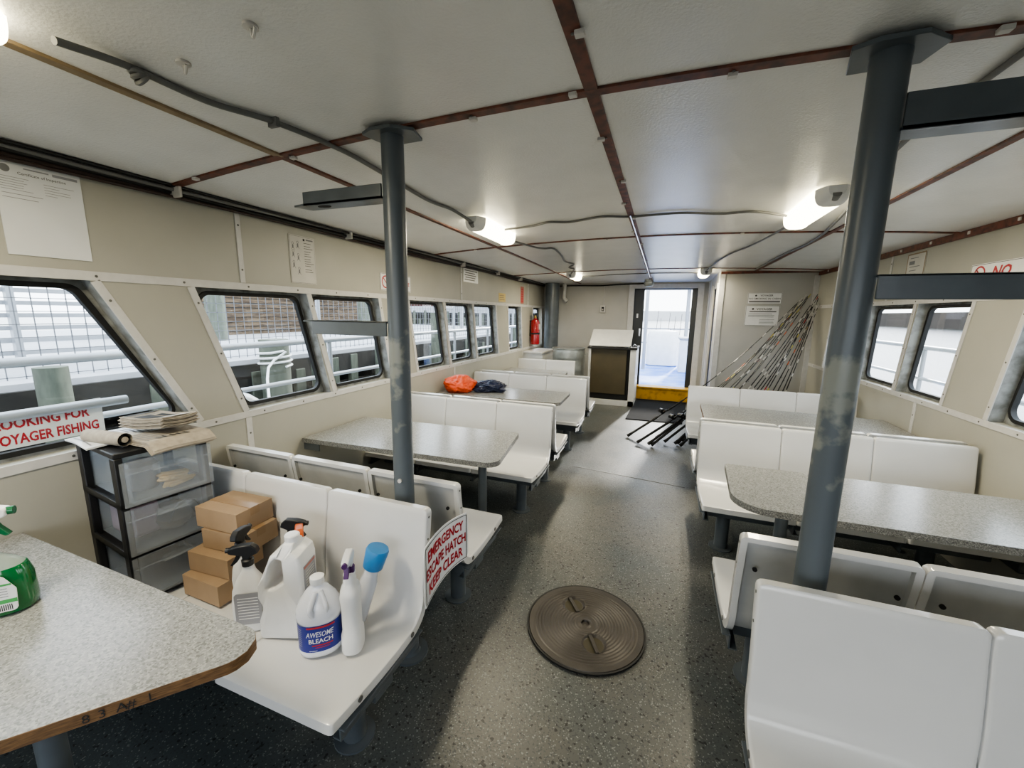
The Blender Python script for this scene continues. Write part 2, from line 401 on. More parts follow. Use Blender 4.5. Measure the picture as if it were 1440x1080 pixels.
for i, w in enumerate(RW): window(i+9, WR, 1, w)
# trim strips on the side walls
tn_ = [0]
def trim(mb):
    tn_[0] += 1; o = mb.build('x', smooth=0, bevel=.002); o.name = 'trim_%d' % tn_[0]; struct(o); return o
def strip(mb, X, sgn, a, b, w, m=M_trim, th=.006, screws=0):
    """flat strip on the side wall from (y,z) a to b"""
    a, b = Vector(a), Vector(b); d = (b-a).normalized(); nn = Vector((-d.y, d.x))*w/2
    T = lambda v: Vector((X-sgn*v.z, v.x, v.y))
    mb.prism([(a-nn)[:], (b-nn)[:], (b+nn)[:], (a+nn)[:]], 0, th, m, T)
    if screws:
        k = max(1, int((b-a).length/screws))
        for i in range(k+1):
            p = a.lerp(b, (i+.3)/(k+.6))
            mb.prism([(p.x+.006*math.cos(t*PI/4), p.y+.006*math.sin(t*PI/4)) for t in range(8)], th, th+.003, M_screw, T)
for X, sgn, W, seams, useams in ((WL,-1,LW,[1.71,4.36,6.95],[1.76,4.56,7.2]),(WR,1,RW,[4.02],[4.75])):
    mb = MB(); strip(mb, X, sgn, (YF,ZT+.016), (YB,ZT+.016), .040, screws=.35); trim(mb)
    mb = MB(); strip(mb, X, sgn, (YF,ZS-.016), (YB,ZS-.016), .040, screws=.3); trim(mb)
    for s in seams: mb = MB(); strip(mb, X, sgn, (s,.1), (s,ZS-.037), .038, screws=.3); trim(mb)
    for s in useams: mb = MB(); strip(mb, X, sgn, (s,ZT+.037), (s,2.16), .03, screws=.3); trim(mb)
    prev = None
    for (a, b, c, d) in W:
        if prev and a-prev[0] < .08:     # narrow mullion: one strip
            mb = MB(); strip(mb, X, sgn, ((prev[1]+c)/2,ZS+.005), ((prev[0]+a)/2,ZT-.004), .040, th=.007, screws=.35); trim(mb)
        else:
            if prev: mb = MB(); strip(mb, X, sgn, (prev[1]+.018,ZS+.005), (prev[0]+.018,ZT-.004), .036, screws=.35); trim(mb)
            mb = MB(); strip(mb, X, sgn, (c-.018,ZS+.005), (a-.018,ZT-.004), .036, screws=.35); trim(mb)
        prev = (b, d)
    mb = MB(); strip(mb, X, sgn, (prev[1]+.018,ZS+.005), (prev[0]+.018,ZT-.004), .036, screws=.35); trim(mb)
# mullion depth boxes already part of the walls; brown beam at wall tops
mb = MB(); mb.prism([(YF,2.150),(6.6,2.150),(6.6,2.197),(YF,2.197)], 0, .02, M_strip, lambda v: Vector((WR-v.z, v.x, v.y)))
for i in range(14): mb.box((WR-.023, .8+i*.42, 2.175), (.008,.02,.02), M_clip)
trim(mb)
mb = MB(); mb.prism([(YF,2.155),(YB,2.155),(YB,2.197),(YF,2.197)], 0, .02, M_stripdark, lambda v: Vector((WL+v.z, v.x, v.y))); trim(mb)
# ceiling strips
def cstrip(pts, w, m, along, clips=0, n=20, th=.008):
    mb = MB(); vs = []; a, b = Vector(pts[0]), Vector(pts[1]); d = (b-a).normalized(); nn = Vector((-d.y, d.x))*w/2
    for i in range(n+1):
        p = a.lerp(b, i/n)
        for q in (p-nn, p+nn):
            z = zc(p.x, p.y); vs += [Vector((q.x, q.y, z+.002)), Vector((q.x, q.y, z-th))]
    fs = []
    for i in range(n):
        o = i*4; fs += [(o+1,o+3,o+7,o+5), (o,o+1,o+5,o+4), (o+3,o+2,o+6,o+7)]
    mb.add(vs, fs, m)
    if clips:
        k = int((b-a).length/clips)
        for i in range(k):
            p = a.lerp(b, (i+.5+.25*math.sin(i*7.3))/k); z = zc(p.x, p.y)-th
            off = nn*(.9 if i % 2 else -.9)
            mb.box((p.x+off.x, p.y+off.y, z-.004), (.026,.022,.012), M_clip)
            mb.lathe([(.005,0),(.005,.004)], M_screw, 8, (p.x, p.y, z-.004))
    trim(mb)
cstrip([(CX-.015,YF),(CX-.015,8.1)], .042, M_strip, 'y', clips=.5, n=40)
cstrip([(-1.60,YF),(-1.60,1.42)], .036, M_striptan, 'y'); cstrip([(-1.60,1.42),(-1.60,8.2)], .036, M_strip, 'y', n=30)
cstrip([(1.15,YF),(1.15,6.6)], .036, M_strip, 'y', n=30)
cstrip([(WL,1.42),(WR,1.42)], .042, M_strip, 'x', clips=.45)
cstrip([(WL,3.86),(WR,3.86)], .036, M_strip, 'x', clips=.9)
cstrip([(WL,6.3),(WR,6.3)], .036, M_strip, 'x')
cstrip([(WL,-1.0),(WR,-1.0)], .042, M_strip, 'x')
# ------------------------------------------------------------------ back wall, doors, wheelhouse partition
DX0, DX1, DZ0, DZ1 = -.56, .55, .25, 2.10
mb = MB()
t = .08
mb.bb((WL,YB,0),(DX0,YB+t,2.22),M_wallback); mb.bb((DX1,YB,0),(WR,YB+t,2.22),M_wallback)
mb.bb((DX0,YB,DZ1),(DX1,YB+t,2.22),M_wallback); mb.bb((DX0,YB+.0,0),(DX1,YB+t,DZ0-.032),M_wallback)
struct(mb.build('wall_back', smooth=0))
mb = MB()   # bulkhead behind the camera: two posts and a low wall, left wide open between to let in soft fill light
mb.bb((WL,YF-.07,0),(WR,YF,.9),M_wall); mb.bb((WL,YF-.07,2.05),(WR,YF,2.3),M_wall)
for x in (WL,-1.0,.4,WR-.1): mb.bb((x,YF-.07,.9),(x+.1,YF,2.05),M_wall)
struct(mb.build('wall_front', smooth=0))
mb = MB()
for x0, x1 in ((DX0-.10,DX0),(DX1,DX1+.10)): mb.bb((x0,YB-.03,0),(x1,YB,DZ1+.08),M_trim)
mb.bb((DX0,YB-.03,DZ1),(DX1,YB,DZ1+.08),M_trim); trim(mb)
# open sliding door edges: dark leaf each side
d = bpy.data.objects.new('door_1', None); C.objects.link(d); d.location = (0,YB+.04,DZ0); struct(d)
mb = MB(); mb.bb((DX0,0,0),(-.375,.05,DZ1-DZ0),M_door); mb.bb((DX1-.09,0,0),(DX1,.05,DZ1-DZ0),M_door)
mb.bb((DX0,0,DZ1-DZ0-.02),(DX1,.05,DZ1-DZ0),M_door)
mb.build('door_leaf', d, origin=(0,0,0), smooth=0, bevel=.004)
mb = MB(); mb.bb((-.44,-.03,.95),(-.41,.0,1.10),M_chrome); mb.bb((-.50,-.012,1.30),(-.47,0,1.38),M_white); mb.build('handle', d, origin=(0,0,0), bevel=.004)
mb = MB(); mb.bb((DX0-.02,YB-.16,0),(DX1+.02,YB-.001,DZ0-.03),M_yellow); mb.bb((DX0-.03,YB-.19,DZ0-.03),(DX1+.03,YB+.06,DZ0),M_yellow)
tag(mb.build('door_step', smooth=0, bevel=.006), 'worn yellow painted step under the open rear doorway', 'step')
mb = MB(); mb.add([(-.45,6.36,.002),(.37,6.38,.002),(.50,8.0,.002),(-.385,8.0,.002),(-.45,6.36,.014),(.37,6.38,.014),(.50,8.0,.014),(-.385,8.0,.014)],
    [(3,2,1,0),(4,5,6,7),(0,1,5,4),(1,2,6,5),(2,3,7,6),(3,0,4,7)], M_mat)
tag(mb.build('door_mat', smooth=0), 'black rubber mat on the floor in front of the yellow step', 'mat')
PX, PY = .72, 6.6
mb = MB(); mb.bb((PX,PY,0),(WR,PY+.05,2.26),M_wallback)
mb.bb((PX,PY+.05,0),(PX+.05,6.85,2.26),M_wallback); mb.bb((PX,7.40,0),(PX+.05,YB,2.26),M_wallback); mb.bb((PX,6.85,2.02),(PX+.05,7.40,2.26),M_wallback)
struct(mb.build('wall_partition', smooth=0))
mb = MB(); mb.bb((PX+.02,6.85,0),(PX+.05,7.40,2.02),M_dark); struct(mb.build('door_2', smooth=0))  # dark panel fills the doorway, its colour standing in for the unlit depth
for y0, y1, z in ((6.6,6.66,2.2),(6.79,6.85,2.08),(7.40,7.46,2.08),(7.62,7.68,2.2),(7.98,8.03,2.2)):
    mb = MB(); mb.bb((PX-.012,y0,0),(PX,y1,z),M_trim); trim(mb)
mb = MB(); mb.bb((PX-.012,PY-.012,0),(PX+.06,PY,2.24),M_trim); trim(mb)
mb = MB(); mb.bb((WR-.06,PY-.012,0),(WR,PY,2.15),M_trim); trim(mb)
mb = MB(); mb.bb((PX,PY-.02,2.19),(WR,PY,2.225),M_strip); trim(mb)

# ------------------------------------------------------------------ support poles with bracket arms
def support_pole(x, name_label, dirx, arms):
    z = zc(x,1.42)
    root = empty('support_pole', (x,1.42,0), name_label, 'pole')
    mb = MB(); mb.tube([(0,0,0),(0,0,z-.012)], .043, M_worn, 28)
    pole = mb.build('pole', root, origin=(0,0,0))
    mb = MB()
    mb.prism([(-.10,-.05),(-.045,-.075),(.045,-.075),(.11,-.02),(.09,.07),(-.07,.075)], z-.026, z-.014, M_steel); mb.build('top_plate', root, origin=(0,0,0), bevel=.002)
    mb = MB(); mb.lathe([(.085,0),(.085,.01),(.05,.012),(.045,.03)], M_steel, 24); mb.build('base_plate', root, origin=(0,0,0))
    for (z0, z1, ln, fl, hole) in arms:
        mb = MB(); s = dirx
        x0, x1 = s*.035, s*ln
        mb.bb((x0,-.036,z0),(x1,-.028,z1),M_steel)          # upright web
        zf = z0 if fl == 'bottom' else z1-.008
        w0, w1 = (-.036,.045)
        T = None
        poly = [(x0,w0),(x1+s*.0,w0),(x1+s*.06,w0+.01),(x1+s*.03,w1),(x0,w1)]
        mb.prism(poly, zf, zf+.008, M_steel)
        if hole: mb.lathe([(.022,zf-.0015),(.022,zf-.0005)], M_dark, 16, (x1-s*.08,.0,0), sx=1.5, sy=.8)
        mb.build('bracket_arm', root, origin=(0,0,0), bevel=.003)
    if x < 0: mb = MB(); mb.tube([(.010,-.042,.885),(.011,-.049,.885)], .009, M_clip, 12); mb.build('bolt', root, origin=(0,0,0))
    return root
support_pole(-1.025, 'dark grey steel post rising between dock-side benches, with two short bracket arms', -1, [(2.035,2.088,.43,'bottom',True),(1.50,1.56,.43,'top',False)])
support_pole(.495, 'dark grey steel post beside the water-side benches, with long bracket arms', 1, [(2.07,2.155,.95,'bottom',True),(1.650,1.716,.95,'top',False)])

# ------------------------------------------------------------------ moulded benches
OUT = [(.0,.822),(.010,.74),(.030,.62),(.042,.52),(.046,.455),(.070,.395),(.125,.355),(.21,.345),(.33,.345),(.46,.355),(.575,.368)]
def seat_mesh(w):
    P = [p for p in catmull([(-a, b, 0) for a, b in OUT], 3)]     # (y, z)
    P = [Vector((p.x, p.y)) for p in P]; n = len(P)
    Nn = []
    for i in range(n):
        t = (P[min(i+1,n-1)]-P[max(i-1,0)]).normalized(); Nn.append(Vector((t.y*-1, t.x))*-1)
    # normal should point to the sitter: up / toward -y
    for i in range(n):
        if Nn[i].y-Nn[i].x < 0: Nn[i] = -Nn[i]
    TH = .036; r = .019; h = w/2-.002
    xs = [-h, -h+.003, -h+.010, -h+.022, -h+.024, -h*.6, -h*.3, 0, h*.3, h*.6, h-.024, h-.022, h-.010, h-.003, h]
    m = len(xs); S = sum((P[i+1]-P[i]).length for i in range(n-1)); acc = [0]
    for i in range(n-1): acc.append(acc[-1]+(P[i+1]-P[i]).length)
    def at(s):
        s = max(0, min(S, s))
        for i in range(n-1):
            if s <= acc[i+1]+1e-9:
                t = (s-acc[i])/(acc[i+1]-acc[i]); return P[i].lerp(P[i+1], t), Nn[i].lerp(Nn[i+1], t).normalized()
        return P[-1], Nn[-1]
    base = [0, .004, .02, .022]+[a for a in acc[1:-1] if .03 < a < S-.03]+[S-.022, S-.02, S-.004, S]
    k = len(base); inner = []; back = []
    for j, s in enumerate(base):
        for i, x in enumerate(xs):
            dx = h-abs(x); cut = r-math.sqrt(max(0, r*r-(r-dx)**2)) if dx < r else 0
            cut2 = .5*cut
            ss = cut+(S-cut-cut2)*(s/S)
            p, nn = at(ss)
            er = .004 if (i in (0, m-1) or j in (0, k-1)) else (.0012 if i in (1, m-2) or j in (1, k-2) else 0)
            dish = .010*(1-(x/h)**2)*math.sin(min(1, max(0, (ss-.05)/(S-.15)))*PI)
            q = p+nn*(TH-er-dish)
            inner.append(Vector((x, q.x, q.y)))
            rim = i <= 3 or i >= m-4 or j <= 2 or j >= k-3
            q = p+nn*(0 if rim else TH-.018)
            back.append(Vector((x, q.x, q.y)))
    mb = MB(); N = len(inner)
    g = lambda o, j, i: o+j*m+i
    mb.v = inner+back; a = mb.mi(M_bench); b = mb.mi(M_benchback)
    for j in range(k-1):
        for i in range(m-1):
            mb.f.append([g(0,j,i), g(0,j,i+1), g(0,j+1,i+1), g(0,j+1,i)]); mb.m.append(a)
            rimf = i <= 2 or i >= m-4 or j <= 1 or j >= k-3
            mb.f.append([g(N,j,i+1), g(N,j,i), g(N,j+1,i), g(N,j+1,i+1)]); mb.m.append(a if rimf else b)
    for j in range(k-1):
        mb.f.append([g(0,j,0), g(0,j+1,0), g(N,j+1,0), g(N,j,0)]); mb.m.append(a)
        mb.f.append([g(0,j,m-1), g(N,j,m-1), g(N,j+1,m-1), g(0,j+1,m-1)]); mb.m.append(a)
    for i in range(m-1):
        mb.f.append([g(0,0,i), g(N,0,i), g(N,0,i+1), g(0,0,i+1)]); mb.m.append(a)
        mb.f.append([g(0,k-1,i), g(0,k-1,i+1), g(N,k-1,i+1), g(N,k-1,i)]); mb.m.append(a)
    # rust-edged bolt holes in the back flange and screws on the side flange
    for sx in (-1, 1):
        mb.tube([(sx*(h-.055), -.010, .70), (sx*(h-.055), -.003, .70)], .008, M_dark, 10)
        for (yy, zz) in ((-.010,.79),(-.022,.70)):
            mb.tube([(sx*(h-.001), yy-.012, zz), (sx*(h+.0015), yy-.012, zz)], .005, M_screw, 8)
        for (yy, zz) in ((-.16,.372),(-.45,.378)):
            mb.tube([(sx*(h-.001), yy, zz-.005), (sx*(h+.003), yy, zz-.005)], .010, M_screw, 10)
    return mb
SEATS = {}
def seat_obj(w):
    if w not in SEATS:
        o = seat_mesh(w).build('seat', smooth=50, origin=(0,0,0)); SEATS[w] = o.data; bpy.data.objects.remove(o)
    o = bpy.data.objects.new('seat', SEATS[w]); C.objects.link(o); return o
def bench(xa, yb, sx, fy, n, w, label, legs=(.16,)):
    root = empty('booth_bench', (xa,yb,0), label, 'bench', 'white moulded benches')
    for i in range(n):
        s = seat_obj(w); s.parent = root; s.location = (sx*(i+.5)*w, 0, 0); s.rotation_euler = (0,0,0 if fy < 0 else PI)
    L = n*w
    mb = MB()
    mb.bb((sx*.03, fy*.25, .235),(sx*(L-.03), fy*.35, .315), M_steel); mb.build('beam', root, origin=(0,0,0), bevel=.003)
    for i in range(n+1):
        x = sx*min(max(i*w, .024), L-.024); mb = MB()
        mb.bb((x-.003, fy*.10, .278),(x+.003, fy*.52, .342), M_steel); mb.bb((x-.003, fy*.10, .278),(x+sx*.030, fy*.52, .284), M_steel); mb.bb((x-.003, fy*.10, .336),(x-sx*.030, fy*.53, .342), M_steel)
        mb.build('support_arm', root, origin=(0,0,0), bevel=.0015)
    for lx in (.17, L-.30):
        mb = MB(); mb.tube([(sx*lx, fy*.31, .0), (sx*lx, fy*.31, .240)], .043, M_steel, 20)
        mb.lathe([(.075,0),(.075,.008),(.046,.010)], M_steel, 20, (sx*lx, fy*.31, 0)); mb.build('leg', root, origin=(0,0,0))
    return root
WLs, WRs = .508, .522
XA, XB = -.826, .316
bench(XA, 1.325, -1, -1, 3, WLs, 'dock-side bench carrying the cleaning bottles, boxes and drawer tower')
bench(XA, 1.545, -1, 1, 3, WLs, 'dock-side bench turned away, back to back with the bottle-laden bench')
bench(XA, 3.275, -1, -1, 3, WLs, 'dock-side bench facing us just behind the first complete grey table')
bench(XA, 3.335, -1, 1, 3, WLs, 'dock-side bench turned away in front of the table with the orange bag')
bench(XA, 4.93, -1, -1, 3, WLs, 'dock-side bench facing us behind the table with the orange bag')
bench(XA, 5.08, -1, 1, 3, WLs, 'dock-side bench turned away, before the farthest small table')
bench(-1.345, 6.75, -1, -1, 2, WLs, 'short two-seat bench nearest the steel drum')
bench(XB, 1.30, 1, -1, 3, WRs, 'nearest water-side bench, its glossy seat filling the lower corner')
bench(XB, 1.545, 1, 1, 3, WRs, 'water-side bench turned away, back to back with the nearest one')
bench(XB, 3.275, 1, -1, 3, WRs, 'water-side bench facing us behind the large grey table')
bench(XB, 3.335, 1, 1, 3, WRs, 'water-side bench turned away, between the two grey tables')
bench(XB, 4.955, 1, -1, 3, WRs, 'farthest water-side bench, in front of the leaning fishing rods')

# ------------------------------------------------------------------ tables
def table(poly, z, label, legx, legy, edge, th=.034, wallx=None, wood=None):
    cx = sum(p[0] for p in poly)/len(poly); cy = sum(p[1] for p in poly)/len(poly)
    root = empty('dining_table', (cx,cy,0), label, 'table', 'grey speckled tables')
    mb = MB(); mb.prism([(x-cx,y-cy) for x,y in poly], z-th, z, M_lam, None, edge)
    top = mb.build('tabletop', root, origin=(0,0,0), smooth=30, bevel=.002)
    if wood:
        mb = MB(); (ax,ay),(bx,by) = wood
        mb.add([(ax-cx,ay-cy-.002,z-th+.002),(bx-cx,by-cy-.002,z-th+.002),(bx-cx,by-cy-.002,z-.004),(ax-cx,ay-cy-.002,z-.004),(ax-cx,ay-cy+.004,z-th+.002),(bx-cx,by-cy+.004,z-th+.002),(bx-cx,by-cy+.004,z-.004),(ax-cx,ay-cy+.004,z-.004)],[(0,1,2,3),(4,7,6,5),(0,4,5,1),(1,5,6,2),(2,6,7,3),(3,7,4,0)],M_wood); mb.build('bare_wood_edge', root, origin=(0,0,0), smooth=0)
    mb = MB(); mb.tube([(legx-cx,legy-cy,0),(legx-cx,legy-cy,z-th)], .030, M_steel, 20); mb.lathe([(.07,0),(.07,.008),(.032,.012)], M_steel, 20, (legx-cx,legy-cy,0))
    mb.lathe([(.032,z-th-.012),(.08,z-th-.006),(.08,z-th)], M_steel, 20, (legx-cx,legy-cy,0)); mb.build('leg', root, origin=(0,0,0))
    if wallx is not None:
        s = 1 if wallx < 0 else -1; ys = [p[1] for p in poly if abs(p[0]-wallx) < .05]
        y0, y1 = min(ys)+.02, max(ys)-.02
        mb = MB(); mb.bb((wallx-cx,y0-cy,z-th-.055),(wallx+s*.006-cx,y1-cy,z-th-.001),M_steel); mb.bb((wallx-cx,y0-cy,z-th-.008),(wallx+s*.16-cx,y0+.04-cy,z-th-.001),M_steel)
        mb.bb((wallx-cx,y0-cy,z-th-.055),(wallx+s*.14-cx,y0+.006-cy,z-th-.008),M_steel)
        mb.build('wall_bracket', root, origin=(0,0,0), smooth=0)
    return root
TZ = .71
def arc_corner(p, a, b, r, n=6):
    p, a, b = Vector(p), Vector(a), Vector(b)
    return rounded([a[:], p[:], b[:]], r, n)[n+1:2*(n+1)]
def rpoly(pts, rs, n=7):
    out = []; k = len(pts)
    for i in range(k):
        if rs[i] <= 0: out.append(tuple(pts[i]))
        else: out += [tuple(q) for q in arc_corner(pts[i], pts[i-1], pts[(i+1)%k], rs[i], n)]
    return out
T0 = table(rpoly([(WL+.010,.725),(WL+.010,.14),(-1.36,.14),(-.895,.695)], [0,0,.05,.07]), TZ, 'nearest grey speckled table with dark bare plywood edge, holding the green spray bottle', -1.45, .42, M_wood, wallx=WL)
table(rpoly([(WL+.010,2.74),(WL+.010,2.08),(-.875,2.13),(-.965,2.79)], [0,0,.085,.015]), TZ, 'grey speckled dock-side table behind the post, partly bare brown edge', -1.10, 2.42, M_lamedge, wallx=WL, wood=((-1.88,2.0983),(-1.10,2.125)))
table(rpoly([(WL+.010,4.52),(WL+.010,3.90),(-.93,3.93),(-.95,4.55)], [0,0,.06,.04]), TZ, 'grey speckled table with the orange and navy bag on it', -1.12, 4.22, M_lamedge, wallx=WL)
table(rpoly([(WL+.010,6.32),(WL+.010,5.66),(-1.30,5.66),(-1.36,6.25)], [0,0,.06,.06]), TZ, 'farthest dock-side table, in front of the short two-seat bench', -1.5, 5.98, M_lamedge, wallx=WL)
table(rpoly([(WR-.010,2.08),(WR-.010,2.68),(.415,2.68),(.375,2.07)], [0,0,.02,.16]), TZ, 'large water-side grey table with thick speckled edge, crossed by the post', .66, 2.36, M_lamedge, wallx=WR)
table(rpoly([(WR-.010,3.74),(WR-.010,4.42),(.415,4.50),(.395,3.72)], [0,0,.02,.14]), TZ, 'water-side grey table with brown wood edge, in front of the farthest bench', .70, 4.12, M_wood, wallx=WR)
# handwriting on the bare edge of the nearest table
mb = MB(); e0, e1 = Vector((-1.36,.14)), Vector((-.895,.695)); dd = (e1-e0).normalized(); nn = Vector((dd.y,-dd.x))
def TE(x, y): p = e0+dd*x+nn*.0016; return Vector((p.x, p.y, TZ-.030+y))
for s, x in (('8',.385),('3',.412),('A',.445),('#',.462),('L',.50)): put_text(mb, s, x-.06, .002, .030, M_ink, TE)
o = mb.build('lettering', T0, origin=T0.location, smooth=0); o.location = (0,0,0)

# ------------------------------------------------------------------ floor hatch
mb = MB(); HR = .295; hx, hy = -.27, 1.885; nr, na = 70, 120; vs = [(0,0,.008)]
rc = [((-.085,.12),.062),((.062,-.115),.062)]
for i in range(1, nr+1):
    r = HR*i/nr
    for j in range(na):
        a = 2*PI*j/na; x, y = r*math.cos(a), r*math.sin(a); z = .008
        if .05 < r < .265: z += .0022*math.cos(r*2*PI/.016)
        if i == nr: z = .0005
        for (c, R) in rc:
            d = math.hypot(x-c[0], y-c[1])
            if d < R:
                z = .008-.012*min(1, (R-d)/.012)
        d = r
        if d < .033: z = .008+.004*(1 if d > .018 else -1.5)
        vs.append((x, y, z))
fs = [(0, 1+j, 1+(j+1)%na) for j in range(na)]
for i in range(nr-1):
    for j in range(na): fs.append((1+i*na+j, 1+(i+1)*na+j, 1+(i+1)*na+(j+1)%na, 1+i*na+(j+1)%na))
hroot = empty('floor_hatch', (hx,hy,.0075), 'round ridged metal hatch cover set into the aisle floor', 'hatch', rz=.0)
mb.add(vs, fs, M_hatch); mb.build('cover', hroot, origin=(0,0,0), smooth=60)
mb = MB(); mb.lathe([(.294,-.002),(.294,.006),(.302,.006),(.302,-.002)], M_black, 64, cap=False); mb.build('rim', hroot, origin=(0,0,0))
for (c, R) in rc:
    mb = MB(); a = math.atan2(c[1], c[0]); mb.box((c[0],c[1],.004),(R*1.8,.018,.008),M_hatch,Matrix.Rotation(a,3,'Z')); mb.build('handle', hroot, origin=(0,0,0), bevel=.002)
    mb = MB(); mb.lathe([(R*.80,-.0045),(R*.80,-.0032)], M_hatchd, 24, (c[0],c[1],0)); mb.build('recess', hroot, origin=(0,0,0))

mb = MB(); a_, b_ = Vector((-.80,4.09,.0)), Vector((.30,3.95,.0)); d_ = (b_-a_).normalized(); n_ = Vector((-d_.y,d_.x,0))*.006
mb.add([a_-n_,b_-n_,b_+n_,a_+n_]+[v+Vector((0,0,.0025)) for v in (a_-n_,b_-n_,b_+n_,a_+n_)], [(3,2,1,0),(4,5,6,7),(0,1,5,4),(1,2,6,5),(2,3,7,6),(3,0,4,7)], M_cable); struct(mb.build('trim_floor_seam', smooth=0))
# ------------------------------------------------------------------ lamps
def lamp(x, y, label, L=.62, rz=0):
    z = zc(x, y)-.004
    root = empty('ceiling_light', (x,y,z), label, 'light', 'fluorescent ceiling fixtures', rz)
    W = .075
    def half(w, h, n=14): return [(w*math.cos(PI+PI*i/n), h*math.sin(PI+PI*i/n)*1.0) for i in range(n+1)]
    def sec(w, h): return [(-w,0)]+[(w*math.copysign(abs(math.cos(a))**.6, math.cos(a)), -h*abs(math.sin(a))**.7) for a in [PI+PI*i/12 for i in range(13)]]+[(w,0)]
    mb = MB(); mb.prism(sec(W,.085), -L/2+.07, L/2-.05, M_lamp, lambda v: Vector((v.x, v.z, v.y))); mb.build('diffuser', root, origin=(0,0,0))
    for s in (-1, 1):
        mb = MB(); n = 6; prev = None
        secs = []
        for i in range(n+1):
            t = i/n; k = math.cos(t*PI/2*.85); secs.append((s*(L/2-.07+.08*t), k))
        base = sec(W+.002,.088); vs = []
        for (yy, k) in secs: vs += [Vector((p[0]*(.35+.65*k), yy, p[1]*(.45+.55*k))) for p in base]
        m = len(base); fs = [(i*m+j, i*m+(j+1)%m, (i+1)*m+(j+1)%m, (i+1)*m+j) for i in range(n) for j in range(m)]+[tuple(range(m)), tuple(range(n*m, (n+1)*m))]
        mb.add(vs, fs, M_white if s < 0 else M_lamp)
        if s < 0: mb.tube([(0,-L/2+.02,-.055),(0,-L/2-.012,-.040)], .020, M_inkg, 14)
        mb.build('end_cap', root, origin=(0,0,0))
    li = bpy.data.lights.new('tube', 'AREA'); li.shape = 'RECTANGLE'; li.size = .1; li.size_y = L-.1; li.energy = LAMP_W; li.color = (1,.9,.68)
    lo = bpy.data.objects.new('tube_light', li); C.objects.link(lo); lo.parent = root; lo.location = (0,0,-.10)
    return root
LAMP_W = 9
lamp(-1.30, 3.05, 'lit fluorescent fixture just behind the bracket-armed dock-side post', .74)
lamp(.78, 3.00, 'lit fluorescent fixture beside the water-side post', .74)
lamp(-1.38, 6.55, 'small lit ceiling fixture near the corner pipe', .62)
lamp(.50, 6.55, 'lit ceiling fixture beside the wheelhouse partition edge', .62)
lamp(-1.51, .25, 'lit fixture cut off at the top corner, nearest the camera', .66)
# ------------------------------------------------------------------ cables
def cable(name, pts, r, m, label, cat='cable', onceil=True, off=.002, smooth=6, clips=None):
    P = [(p[0], p[1], (zc(p[0], p[1])-r-off-(p[2] if len(p) > 2 else 0))) for p in pts] if onceil else pts
    mb = MB(); mb.tube(P, r, m, 8, smooth=smooth); 
    if clips:
        for (x, y) in clips: mb.box((x, y, zc(x,y)-r-.004), (.04,.014,r*2+.012), M_cable)
    return tag(mb.build(name, smooth=60), label, cat)
cable('ceiling_cable', [(-1.41,.64,.03),(-1.43,.80),(-1.42,1.0),(-1.35,1.18),(-1.31,1.45),(-1.32,1.72),(-1.36,2.2),(-1.33,2.45),(-1.30,2.66,.03)], .010, M_cable, 'thick grey cable running along the ceiling to the dock-side fixture', clips=[(-1.35,1.18)])
mb = MB(); 
for i in range(3): mb.lathe([(.020,-.006),(.024,0),(.020,.006)], M_cable, 16, (-1.43,.82+.004*i,zc(-1.43,.82)-.018-.006*i), R=Matrix.Rotation(.5*i,3,'X'))
tag(mb.build('cable_knot'), 'dark coil of cable tied on the grey ceiling cable', 'knot')
cable('ceiling_cable', [(-1.22,3.10,.01),(-1.0,3.12),(-.85,3.05),(-.7,3.1),(-.45,3.02),(-.27,3.08),(.05,3.06),(.3,3.14),(.5,3.12),(.70,3.22,.01)], .008, M_cable, 'wavy grey cable joining the two large ceiling fixtures')
cable('ceiling_cable', [(-1.28,3.44,.03),(-1.22,3.86,.02),(-1.17,4.05,.01),(-1.10,4.15),(-1.13,4.6),(-1.2,5.1),(-1.15,5.4),(-1.28,5.7),(-1.25,5.9),(-1.36,6.2,.03)], .009, M_cable, 'twisted grey cable leading to the small corner fixture')
cable('ceiling_cable', [(.76,3.44,.03),(.74,3.9,.02),(.70,4.5),(.62,4.9),(.55,5.6),(.50,6.2,.03)], .008, M_cable, 'grey cable leading toward the partition fixture')
cable('ceiling_cable', [(-1.33,6.9,.01),(-.8,6.8),(-.25,6.75),(.2,6.78),(.44,6.7,.01)], .007, M_cable, 'thin dark cable between the two far fixtures')
cable('ceiling_cable', [(.80,.6),(.80,1.6),(.80,2.0),(.88,2.6),(1.02,3.3),(1.13,4.2),(1.10,5.1),(1.10,6.4)], .009, M_cable, 'grey conduit slanting behind the water-side post')
mb = MB(); mb.tube([(CX-.015,y,zc(CX,y)-.018) for y in (3.0,4,5,6,6.9,7.6)], .007, M_chrome, 8)
tag(mb.build('conduit_pipe'), 'shiny metal conduit along the centre ceiling strip', 'conduit')
mb = MB(); z = zc(-.28,7.65)
mb.lathe([(.075,-.001),(.075,-.03),(.085,-.04),(.085,-.09),(.06,-.12),(.02,-.125)], M_gal2, 24, (-.29,7.7,z)); tag(mb.build('smoke_detector'), 'round grey ceiling device above the rear doorway', 'detector')
for k, (a, zz, rr) in enumerate([(.030,2.172,.011),(.045,2.187,.009),(.028,2.148,.008),(.062,2.192,.007)]):
    pts = [(WL+a+.006*math.sin(y*3+k*2), y, zz+.006*math.sin(y*2.1+k*1.7)) for y in [YF+.3+.5*i for i in range(21)]]
    mb = MB(); mb.tube(pts, rr, [M_black, M_cable, M_stripdark, M_black][k], 8, smooth=3)
    tag(mb.build('wall_cable', smooth=60), ['thickest black cable of the bundle along the dock-side wall top','grey cable of the bundle along the dock-side wall top','lowest dark brown cable under the dock-side bundle','thin black cable hugging the ceiling above the dock-side windows'][k], 'cable')
